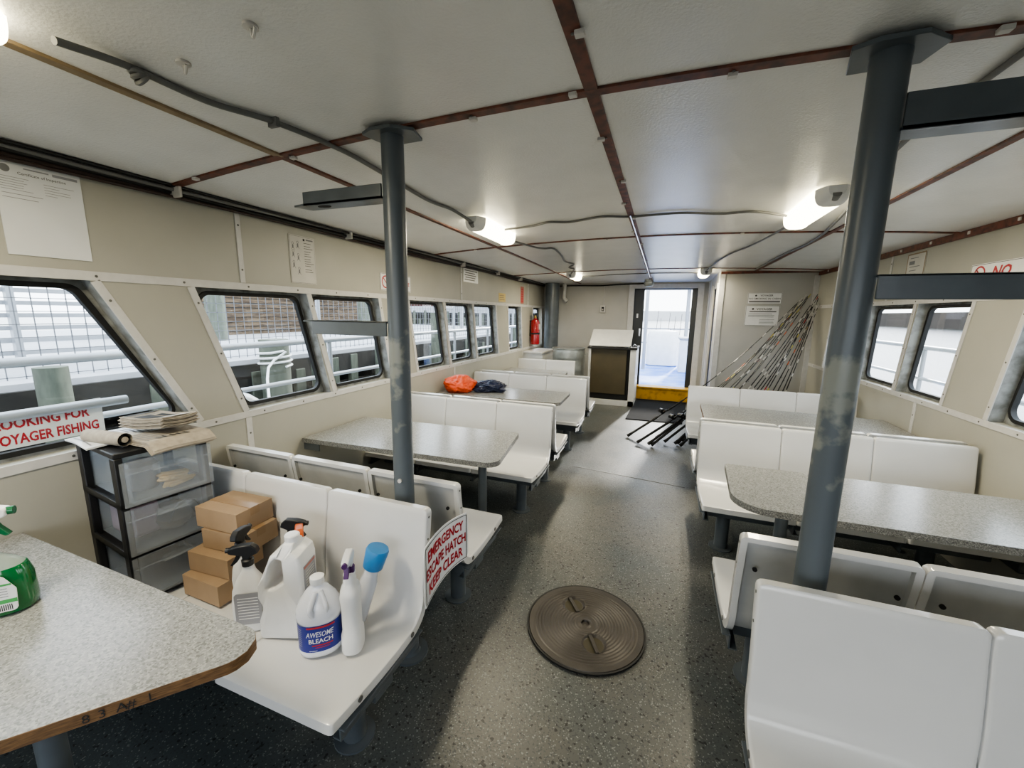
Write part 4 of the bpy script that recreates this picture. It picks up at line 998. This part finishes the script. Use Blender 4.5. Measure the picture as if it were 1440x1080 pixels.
# ------------------------------------------------------------------ bag and jacket on the third table
def lump(name, label, cat, c, d, m, seed, rz=0, k=.16, f=3.2):
    from mathutils import noise
    bm = bmesh.new(); bmesh.ops.create_icosphere(bm, subdivisions=5, radius=1)
    off = Vector((seed*3.1, seed*1.7, 0)); R = Matrix.Rotation(rz,3,'Z')
    for v in bm.verts:
        n1 = noise.noise(v.co*1.6+off); n2 = abs(noise.noise(v.co*f+off)); n3 = abs(noise.noise(v.co*f*2.3+off))
        s = 1+k*1.3*n1-k*1.6*n2-k*.7*n3
        p = v.co*s; p.x *= d[0]/2; p.y *= d[1]/2; p.z *= d[2]/2
        p.z = max(p.z, -d[2]*.36); v.co = R @ p
    zmin = min(v.co.z for v in bm.verts)
    for v in bm.verts: v.co.z -= zmin
    me = bpy.data.meshes.new(name); bm.to_mesh(me); bm.free(); me.materials.append(m)
    for p in me.polygons: p.use_smooth = True
    o = bpy.data.objects.new(name, me); C.objects.link(o); o.location = c; return tag(o, label, cat)
lump('duffel_bag', 'crumpled glossy orange bag on the third dock-side table', 'bag', (-2.13,4.07,TZ), (.38,.34,.23), M_fabO, 1, .4)
lump('rain_jacket', 'bundled dark navy jacket lying against the orange bag', 'jacket', (-1.83,4.23,TZ), (.42,.30,.15), M_fabN, 5, .2, .22, 4)

# ------------------------------------------------------------------ extinguisher, pipe, drum, ledge, counter
er = empty('fire_extinguisher', (-2.26,7.36,1.03), 'red fire extinguisher mounted before the farthest dock-side window', 'fire extinguisher')
mb = MB(); mb.lathe([(.075,0),(.085,.01),(.085,.40),(.070,.45),(.030,.475),(.028,.49)], M_ext, 28); mb.build('cylinder', er, origin=(0,0,0))
mb = MB(); mb.lathe([(.025,.485),(.028,.50),(.022,.54)], M_brass, 16); mb.bb((-.02,-.09,.545),(.02,.06,.56),M_blackp); mb.bb((-.02,-.10,.575),(.02,.05,.588),M_blackp); mb.bb((-.015,.03,.545),(.015,.05,.588),M_blackp); mb.build('valve_handle', er, origin=(0,0,0), bevel=.003)
mb = MB(); mb.tube([(0,.03,.52),(.02,.10,.48),(.03,.115,.35),(.05,.08,.2),(.055,.07,.12)], .013, M_black, 10, smooth=5); mb.build('hose', er, origin=(0,0,0))
mb = MB(); mb.lathe([(.087,.19),(.087,.22)], M_blackp, 28, cap=False); mb.bb((-.10,-.03,.15),(-.08,.03,.45),M_blackp); mb.build('bracket', er, origin=(0,0,0))
mb = MB(); mb.bb((.080,-.03,.28),(.087,.03,.38),M_paper); mb.build('label_sticker', er, origin=(0,0,0))
mb = MB(); mb.tube([(-2.10,7.95,0),(-2.10,7.95,zc(-2.1,7.95)-.004)], .14, M_steel, 28)
tag(mb.build('corner_pipe', smooth=60), 'fat grey vertical pipe in the rear dock-side corner', 'pipe')
mb = MB(); mb.tube([(-1.90,8.15,2.2),(-1.90,8.12,2.05),(-1.90,8.12,1.92),(-1.84,8.12,1.85)], .04, M_trim, 12, smooth=4); tag(mb.build('vent_elbow'), 'small pale pipe elbow beside the fat corner pipe', 'pipe')
dr = empty('steel_drum', (-1.56,7.17,0), 'ribbed galvanised steel drum standing before the rear counter', 'drum')
mb = MB(); R0 = .285
prof = [(R0-.01,0),(R0,.01)]
for i in range(30):
    z = .02+i*.0325; prof.append((R0+(.008 if i in (9,19,26,28) else 0), z))
prof += [(R0,.99),(R0+.012,1.0),(R0+.012,1.012),(R0-.006,1.012),(R0-.010,.99),(R0-.012,.60)]
mb.lathe(prof[:-2], M_gal2, 48, cap=False); mb.lathe([(R0-.006,1.010),(R0-.012,.60)], M_inkg, 48, cap=False); mb.lathe([(R0-.012,.60),(.001,.60)], M_dark, 48, cap=False); mb.lathe([(R0-.01,0),(.001,0)], M_gal2, 48, cap=False); mb.build('shell', dr, origin=(0,0,0))  # inner wall and bottom coloured dark in place of shade inside the drum
mb = MB(); mb.tube([(R0+.012,-.06,.90),(R0+.05,-.05,.93),(R0+.05,.05,.93),(R0+.012,.06,.90)], .006, M_gal2, 8, smooth=4); mb.build('handle', dr, origin=(0,0,0))
mb = MB(); mb.bb((WL+.003,6.98,0),(-2.0,7.75,.90),M_cwhite); mb.bb((WL+.003,6.96,.90),(-1.98,7.77,.93),M_clip)
tag(mb.build('wall_locker', smooth=0, bevel=.004), 'pale flat-topped locker against the wall below the extinguisher', 'locker')
cr = empty('service_counter', (-.86,7.27,0), 'white framed counter with brown front panel and raised sloping lid', 'counter')
x0, x1, cy, ct = -.36, .46, .77, 1.035
mb = MB()
mb.bb((x1-.10,0,0),(x1,cy,ct-.03),M_cwhite); mb.bb((x0,0,0),(x0+.04,cy,ct-.03),M_cwhite); mb.bb((x0,.0,0),(x1,.03,.10),M_cwhite); mb.bb((x0,cy-.03,0),(x1,cy,ct-.03),M_cwhite); mb.bb((x0,.07,.10),(x1-.1,.09,ct-.03),M_dark)
mb.build('body', cr, origin=(0,0,0), smooth=0, bevel=.003)
mb = MB(); mb.bb((x0+.04,.045,.20),(x1-.16,.069,ct-.035),M_cpanel); mb.build('front_panel', cr, origin=(0,0,0), smooth=0, bevel=.003)
mb = MB(); mb.bb((x0-.02,-.02,ct-.03),(x1+.01,cy,ct),M_dark); mb.build('worktop', cr, origin=(0,0,0), smooth=0, bevel=.003)
mb = MB(); a = math.atan2(.27,.42); mb.box(((x0+x1-.10)/2, .22, ct+.155),(x1-.10-x0,.50,.022),M_cwhite,Matrix.Rotation(a,3,'X')); mb.build('sloping_lid', cr, origin=(0,0,0), smooth=0, bevel=.004)
for xx in (x0+.02, x1-.14):
    mb = MB(); mb.prism([(.02,0),(.42,0),(.42,.26)], xx, xx+.015, M_cwhite, lambda v: Vector((v.z, v.x, v.y+ct+.001))); mb.build('lid_cheek', cr, origin=(0,0,0), smooth=0)
tray = empty('small_tray', (-.45,7.36,ct+.001), 'small black tray at the aisle corner of the counter', 'tray')
mb = MB(); mb.bb((-.06,-.10,0),(.06,.16,.012),M_blackp); mb.bb((-.06,-.10,.012),(-.052,.16,.035),M_blackp); mb.bb((.052,-.10,.012),(.06,.16,.035),M_blackp); mb.bb((-.06,.152,.012),(.06,.16,.035),M_blackp); mb.build('tray_body', tray, origin=(0,0,0), smooth=0)
mb = MB(); mb.tube([(-.02,0,.02),(.0,.05,.05),(.03,.08,.03)], .012, M_chrome, 10); mb.build('bell', tray, origin=(0,0,0))

# ------------------------------------------------------------------ fishing rods
rnd = random.Random(11)
def rod(butt, tip, accent, label, bow=.05, group=None, reel=True):
    butt, tip = Vector(butt), Vector(tip); d = tip-butt; L = d.length; dn = d.normalized()
    root = empty('fishing_rod', butt, label, 'fishing rod', group)
    side = dn.cross(Vector((0,0,1))).normalized(); up = side.cross(dn).normalized()
    P = lambda t: dn*(L*t)+(up*-bow*math.sin(PI*t)*.5)
    mb = MB(); mb.tube([P(i/12) for i in range(13)], [.0085-.0055*i/12 for i in range(13)], M_rodb, 8); mb.build('blank', root, origin=(0,0,0))
    mb = MB(); mb.tube([P(0), P(.02)], [.021,.018], M_black, 10); mb.tube([P(.02), P(.16)], .016, M_rodb, 10); mb.tube([P(.22), P(.30)], [.013,.010], M_rodb if accent != M_rodc else M_rodc, 10); mb.build('grip', root, origin=(0,0,0))
    mb = MB()
    for t in (.38,.50,.60,.69,.77,.84,.90,.95,.995):
        p = P(t); mb.tube([P(t-.012), P(t+.012)], .0088-.0045*t, accent if rnd.random() < .35 else (M_clip if rnd.random() < .6 else M_rodb), 8)
        c = p-up*(.012*(1.4-t)+.004); r0 = .009*(1.5-t)
        pts = [c+(up*math.cos(2*PI*i/8)+side*math.sin(2*PI*i/8))*r0 for i in range(9)]
        mb.tube(pts, .0016, M_chrome, 5)
    mb.build('line_guides', root, origin=(0,0,0))
    if reel:
        mb = MB(); c = P(.19)-up*-.045
        mb.tube([P(.19), c], .006, M_rodb, 8); mb.tube([c-side*.032, c+side*.032], .030, M_rodb, 16); mb.tube([c+side*.032, c+side*.040], .034, M_chrome if rnd.random() < .3 else M_blackp, 16)
        mb.tube([c+side*.04, c+side*.055+dn*.04], .005, M_chrome, 6); mb.tube([c+side*.055+dn*.04, c+side*.085+dn*.04], .009, M_blackp, 8); mb.build('reel', root, origin=(0,0,0))
    return root
acc = [M_rodc, M_rodo, M_rody, M_rodr, M_clip, M_rodb]
AT = [(1.70,1.84),(1.72,1.80),(1.74,1.83),(1.76,1.86),(1.75,1.88),(1.77,1.82),(1.79,1.89),(1.66,1.76),(1.66,1.64),(1.72,1.70),(1.76,1.92)]
AB = [(-.34,5.39),(-.20,5.12),(-.07,5.07),(-.03,5.10),(.12,5.28),(.24,5.22),(.27,5.30),(.02,5.42),(.30,5.16),(.33,5.45),(.20,5.50)]
lab_a = ['fishing rod whose butt reaches farthest out into the aisle','second fishing rod counted from the farthest-reaching butt','third black rod butt lying in the aisle','fishing rod beside the third butt, a reel just behind it']
for i, (b, t) in enumerate(list(zip(AB, AT))[:10]):
    rod((b[0], b[1], .022+.010*(i % 3)), (t[0], 6.50+.03*(i % 3), t[1]), [M_clip, M_rodo, M_rody, M_rodb][i % 4], lab_a[i] if i < 4 else 'dark fishing rod of the bundle slanting from the aisle floor to the partition corner', .16+.16*rnd.random(), 'fishing rods slanting out of the aisle' if i >= 4 else None)
for i in range(10):
    bx = 1.02+.075*i; tx = 1.84+.005*i-.012*(i % 3)
    rod((bx-.42, 5.62+.03*(i % 4), .022), (min(tx,1.885), 6.40+.05*(i % 4), 1.88-.07*(i % 4)-.02*i*.3), acc[(i*5+1) % 6], 'fishing rod of the steep bundle leaning into the corner beside the water-side wall', .08+.10*rnd.random(), 'fishing rods leaning steeply in the corner', reel=True)

# ------------------------------------------------------------------ outside: boat rails, dock, water, rear deck
def plain(name, a, b, m, label, cat, bevel=.004, group=None):
    mb = MB(); mb.bb(a, b, m); return tag(mb.build(name, smooth=0, bevel=bevel), label, cat, group)
mb = MB(); mb.add([(-300,-200,-1.0),(300,-200,-1.0),(300,300,-1.0),(-300,300,-1.0)], [(0,1,2,3)], M_water); o = mb.build('water', smooth=0, origin=(0,0,-1)); struct(o)
for (X, lab, y0, y1) in ((-3.1,'dock-side',.2,11),(2.72,'water-side',.2,9)):
    root = empty('boat_railing', (X,y0,.25), 'pale pipe railing outside the %s windows' % lab, 'railing')
    for z in ((1.32,.97) if X < 0 else (1.29,.95)):
        mb = MB(); mb.tube([(0,0,z-.25),(0,y1-y0,z-.25)], .026 if z > 1 else .020, M_rail, 12); mb.build('rail', root, origin=(0,0,0))
    for i in range(int((y1-y0)/1.3)+1):
        mb = MB(); mb.tube([(0,.35+i*1.3,-.2),(0,.35+i*1.3,1.05)], .02, M_rail, 10); mb.build('post', root, origin=(0,0,0))
    mb = MB(); s = -1 if X < 0 else 1
    mb.bb((min(X-.1*s*-1, (WL-.08) if s < 0 else WR+.08),YF,-.05),(max(X+.1*s, (WL-.08)) if s < 0 else X+.1,YB+.1,.04),M_wdeck) if False else mb.bb((-3.25,YF,-.06),(WL-.1,12,.02),M_wdeck) if s < 0 else mb.bb((WR+.1,YF,-.06),(2.9,9.5,.02),M_wdeck)
    struct(mb.build('path_side_deck_%s' % ('left' if s < 0 else 'right'), smooth=0))
# banner under the rail
def banner():
    org = Vector((-2.62,.745,.992)); w = .40; h = .165
    board('banner', 'white banner with red fishing lettering outside the nearest window', 'banner', org, Y, Z, w, h,
      [('text','LOOKING FOR',.195,.088,.062,M_red,.03,'c',.31),('text','VOYAGER FISHING',.20,.018,.062,M_red,.03,'c',.355)], M_white, .004)
banner()
mb = MB(); mb.tube([(-2.60,.1,1.140),(-2.60,1.24,1.135)], .022, M_rail, 16); tag(mb.build('banner_pole'), 'pale round pole above the white banner outside', 'pole')
# dock
mb = MB(); mb.bb((-14,-3,.90),(-4.35,16,1.05),M_ghost); mb.bb((-4.5,-3,.72),(-4.30,16,1.0),M_tim); struct(mb.build('floor_dock_deck', smooth=0))
for i, z in enumerate((.55,.30,.05)):
    plain('dock_timber', (-4.45,-3,z-.09),(-4.38,16,z+.04),M_tim,['upper horizontal timber under the dock edge','middle horizontal timber under the dock edge','lowest horizontal timber under the dock edge'][i],'timber')
mb = MB(); mb.bb((-6,-3,-1),(-5,16,.9),M_dark); struct(mb.build('wall_under_dock', smooth=0))
for i, (y, zt, r) in enumerate([(1.55,1.18,.09),(3.35,1.28,.15),(3.98,1.22,.10),(5.2,1.25,.09),(5.9,1.15,.09),(6.9,1.6,.12),(8.4,1.2,.1),(9.8,1.3,.12),(11.3,1.2,.1)]):
    mb = MB(); mb.tube([(-4.10,y,-1.0),(-4.10,y,zt)], r, M_pile, 16); tag(mb.build('piling', smooth=60), 'weathered wooden piling standing against the dock edge', 'piling', 'weathered dock pilings')
mb = MB(); mb.tube([(-4.0+.0*i,3.35+.17*math.cos(i*.9),1.02+.018*i+.02*math.sin(i)) if False else (-4.10+.165*math.cos(i*.9),3.35+.165*math.sin(i*.9),.98+.008*i) for i in range(22)]+[(-3.9,3.1,1.0),(-3.3,2.6,.7)], .013, M_white, 8, smooth=3)
tag(mb.build('mooring_rope', smooth=60), 'white mooring rope wound around a thick piling', 'rope')
for i, y in enumerate((5.1,9.0,13.0)):
    mb = MB(); mb.tube([(-7.6,y,1.0),(-7.6,y,2.75)], .16, M_pile, 16); tag(mb.build('dock_post', smooth=60), 'tall greenish timber post standing on the dock', 'post', 'tall dock posts')
for i in range(17):
    y = 2.3+.52*i+.08*math.sin(i*2.1); mb = MB(); mb.bb((-4.37,y-.07,-1),(-4.29,y+.07,.93+.06*math.sin(i*1.7)),M_pile)
    tag(mb.build('fender_timber', smooth=0, bevel=.01), 'upright grey-green timber on the face of the dock', 'timber', 'upright timbers along the dock face')
wf = empty('timber_wharf', (-6.5,17.5,-1), 'weathered plank wharf closing the far end of the dock', 'wharf')
mb = MB(); mb.bb((-8,0,0),(3.2,.3,2.9),M_tim); mb.bb((-8,-.05,2.6),(3.2,0,2.9),M_ghost)
for i in range(36): mb.bb((-8+.31*i,-.06,0),(-8+.31*i+.14,0,2.5+.2*math.sin(i*3)),M_pile)
mb.build('planking', wf, origin=(0,0,0), smooth=0)
# mesh fence
fr = empty('mesh_fence', (-4.6,0,1.05), 'wire mesh fence along the dock', 'fence')
mb = MB()
for i in range(160): mb.box((0,-1.5+i*.1,.55),(.006,.006,1.1),M_wire)
for i in range(12): mb.box((0,6.5,.02+i*.1),(.006,16,.006),M_wire)
mb.build('wire_grid', fr, origin=(0,0,0), smooth=0)
for i in range(9): mb = MB(); mb.tube([(0,-1.5+2*i,0),(0,-1.5+2*i,1.15)], .03, M_rail, 10); mb.build('fence_post', fr, origin=(0,0,0))
mb = MB(); mb.tube([(0,-1.5,1.12),(0,14.5,1.12)], .03, M_rail, 10); mb.build('top_rail', fr, origin=(0,0,0))
# gangway with white slats seen through nearest window
gw = empty('gangway', (-5.6,-.5,1.06), 'long white slatted gangway standing on the dock by the nearest window', 'gangway')
mb = MB()
for i in range(11): mb.bb((-.05,0,.10+i*.115),(.0,3.6,.14+i*.115),M_rail)
mb.build('slat', gw, origin=(0,0,0), smooth=0)
mb = MB(); 
for y in (0,1.2,2.4,3.55): mb.bb((.0,y,0),(.06,y+.05,1.45),M_rail)
mb.build('upright', gw, origin=(0,0,0), smooth=0)
# sheds and walls beyond
mb = MB(); mb.bb((-9.3,4.4,1.05),(-9.0,12.5,2.35),M_brick)
for i in range(12): mb.bb((-9.0,4.4,1.12+i*.105),(-8.985,12.5,1.135+i*.105),M_tim)
tag(mb.build('timber_wall', smooth=0), 'low brown plank wall beyond the dock fence', 'wall')
mb = MB(); mb.bb((-9.6,3.5,2.35),(-8.7,20,2.62),M_ghost); tag(mb.build('roof_beam', smooth=0), 'pale beam capping the brown plank wall', 'beam')
sh = empty('red_shed', (-12,23,1.05), 'dark red shed at the far end of the dock', 'shed')
mb = MB(); mb.bb((-3,-4,0),(3,4,3.2),M_redw)
for i in range(14): mb.bb((3.0,-4,.1+i*.22),(3.03,4,.13+i*.22),M_tim)
mb.build('walls', sh, origin=(0,0,0), smooth=0)
mb = MB(); mb.prism([(-3.3,3.2),(3.3,3.2),(0,4.4)], -4.2, 4.2, M_ghost, lambda v: Vector((v.x, v.z, v.y))); mb.build('roof', sh, origin=(0,0,0), smooth=0)
mb = MB(); mb.bb((-30,20,-1),(-5.0,30,.9),M_ghost); struct(mb.build('ground_quay', smooth=0))
for i, y in enumerate((12.5,14,15.5,17)):
    plain('dock_railing_bar', (-6.5+0*i,y-.04,1.05),(-6.42,y+.04,2.2),M_rail,'pale upright rail bar at the far end of the dock','rail bar',group='far dock rail bars')
plain('dock_railing_board', (-6.5,12,2.1),(-6.4,18,2.2),M_rail,'pale horizontal rail on the far dock bars','rail')
# red buoy
mb = MB(); mb.lathe([(.02,0),(.16,.05),(.2,.16),(.14,.28),(.03,.33)], M_redw, 20, (-3.42,4.5,.45)); mb.tube([(-3.42,4.5,.77),(-3.13,4.5,.96)], .008, M_redw, 6); 
o = tag(mb.build('buoy', smooth=60), 'red buoy hanging between boat and dock', 'buoy'); o.data.materials[0] = M_rodr
mb = MB(); mb.tube([(-2.95,1.98+.30*math.cos(2*PI*i/24),.66+.30*math.sin(2*PI*i/24)) for i in range(25)], .055, M_wdeck, 14); tag(mb.build('life_ring', smooth=60), 'white life ring hanging below the rail outside the second window', 'life ring')
# far shores
for nm, a, b in (('hills_right',(70,-60,-1),(75,900,3.4)),('hills_far',(-260,240,-1),(60,250,4.0))):
    mb = MB(); mb.bb(a, b, M_shore if nm == 'hills_right' else M_shorelight); struct(mb.build(nm, smooth=0))
# rear deck
mb = MB(); mb.bb((-2.4,YB+.09,.10),(2.0,13.5,.22),M_bluedeck); struct(mb.build('floor_rear_deck', smooth=0))
rr = empty('stern_railing', (0,13.3,.22), 'white stern railing beyond the rear doorway', 'railing')
for z in (.55,.98): mb = MB(); mb.tube([(-2.3,0,z),(1.9,0,z)], .022, M_rail, 10); mb.build('rail', rr, origin=(0,0,0))
for i in range(6): mb = MB(); mb.tube([(-2.3+.84*i,0,0),(-2.3+.84*i,0,1.0)], .02, M_rail, 10); mb.build('post', rr, origin=(0,0,0))
for i, (x, y) in enumerate(((-.42,11.0),(.62,12.6))):
    mb = MB(); mb.tube([(x,y,.22),(x,y,2.60 if i == 0 else 2.35)], .045 if i == 0 else .05, M_rail, 14); tag(mb.build('awning_post', smooth=60), ['pale post standing on the blue rear deck near the doorway','second pale post at the stern corner of the blue deck'][i], 'post')
mb = MB(); mb.bb((-2.4,12.2,2.35),(2.0,13.4,2.41),M_wdeck); tag(mb.build('deck_awning', smooth=0), 'white awning roof over the rear deck', 'awning')
bx = empty('bait_tank', (.02,12.2,.22), 'rounded white tank on the rear deck behind the pale post', 'tank')
mb = MB(); mb.lathe([(.38,0),(.42,.03),(.42,.85),(.36,.95),(.1,.99)], M_wdeck, 28, p=4); mb.build('body', bx, origin=(0,0,0))
for i, (x, y, w, d, h) in enumerate(((.72,10.9,.62,.5,.86),(.80,9.75,.46,.5,.72))):
    r = empty('deck_box', (x,y,.22), ['white fish-cleaning cabinet with pale top on the rear deck','smaller white deck box nearest the doorway edge'][i], 'box')
    mb = MB(); mb.bb((-w/2,-d/2,0),(w/2,d/2,h-.05),M_wdeck); mb.build('body', r, origin=(0,0,0), bevel=.02)
    mb = MB(); mb.bb((-w/2-.03,-d/2-.03,h-.05),(w/2+.03,d/2+.03,h),M_ghost); mb.build('lid', r, origin=(0,0,0), bevel=.01)
rnd = random.Random(2)
for i in range(6):
    x = -.25+i*.17; mb = MB(); mb.tube([(x,12.9,.222),(x+.1*rnd.random(),12.95,1.5+.25*rnd.random())], .008, M_cable, 6)
    tag(mb.build('stern_rod'), 'thin upright rod standing at the stern railing', 'rod', 'thin rods along the stern railing')

# ------------------------------------------------------------------ camera, light, look
M = [[0.9375885470011383, 0.34751044926734664, 0.012814217974626238], [0.07147991037779672, -0.15652960454363818, -0.9850832986675768], [-0.3403209352136253, 0.9245187778252095, -0.17160038025571023]]
cam = bpy.data.cameras.new('camera'); co = bpy.data.objects.new('camera', cam); C.objects.link(co)
cam.sensor_fit = 'HORIZONTAL'; cam.sensor_width = 36; cam.lens = 568.8367/1440*36; cam.clip_start = .02; cam.clip_end = 1000
R, Dn, F = Vector(M[0]), Vector(M[1]), Vector(M[2])
co.matrix_world = Matrix(((R.x,-Dn.x,-F.x,0),(R.y,-Dn.y,-F.y,0),(R.z,-Dn.z,-F.z,1.6),(0,0,0,1)))
bpy.context.scene.camera = co
w = bpy.data.worlds.new('world'); bpy.context.scene.world = w; w.use_nodes = True; n = w.node_tree; L = n.links
bg = n.nodes['Background']; tc = n.nodes.new('ShaderNodeTexCoord'); sp = n.nodes.new('ShaderNodeSeparateXYZ'); L.new(tc.outputs['Generated'], sp.inputs[0])
cr_ = n.nodes.new('ShaderNodeValToRGB'); e = cr_.color_ramp.elements; e[0].position = 0; e[0].color = (.90,.94,1,1); e[1].position = .6; e[1].color = (.80,.90,1,1)
nz = n.nodes.new('ShaderNodeTexNoise'); nz.inputs['Scale'].default_value = 3; L.new(tc.outputs['Generated'], nz.inputs[0])
L.new(sp.outputs[2], cr_.inputs[0]); mx = n.nodes.new('ShaderNodeMix'); mx.data_type = 'RGBA'; mx.blend_type = 'MULTIPLY'; mx.inputs[0].default_value = .2
L.new(cr_.outputs[0], mx.inputs[6]); L.new(nz.outputs['Color'], mx.inputs[7]); L.new(mx.outputs[2], bg.inputs[0]); bg.inputs[1].default_value = 2.6
su = bpy.data.lights.new('sun', 'SUN'); su.energy = 2.2; su.angle = math.radians(2.5); su.color = (1,.97,.9)
so = bpy.data.objects.new('sun', su); C.objects.link(so); so.rotation_euler = Vector((-.16,-1,-.46)).to_track_quat('-Z','Y').to_euler()
sc = bpy.context.scene
sc.view_settings.view_transform = 'AgX'; sc.view_settings.look = 'AgX - Medium High Contrast'; sc.view_settings.exposure = 1.35
sc.cycles.max_bounces = 10; sc.cycles.diffuse_bounces = 6; sc.cycles.transparent_max_bounces = 16
for o in list(bpy.data.objects):
    if o.type == 'MESH' and o.parent is None and o.name.startswith('trim'): o['kind'] = 'structure'
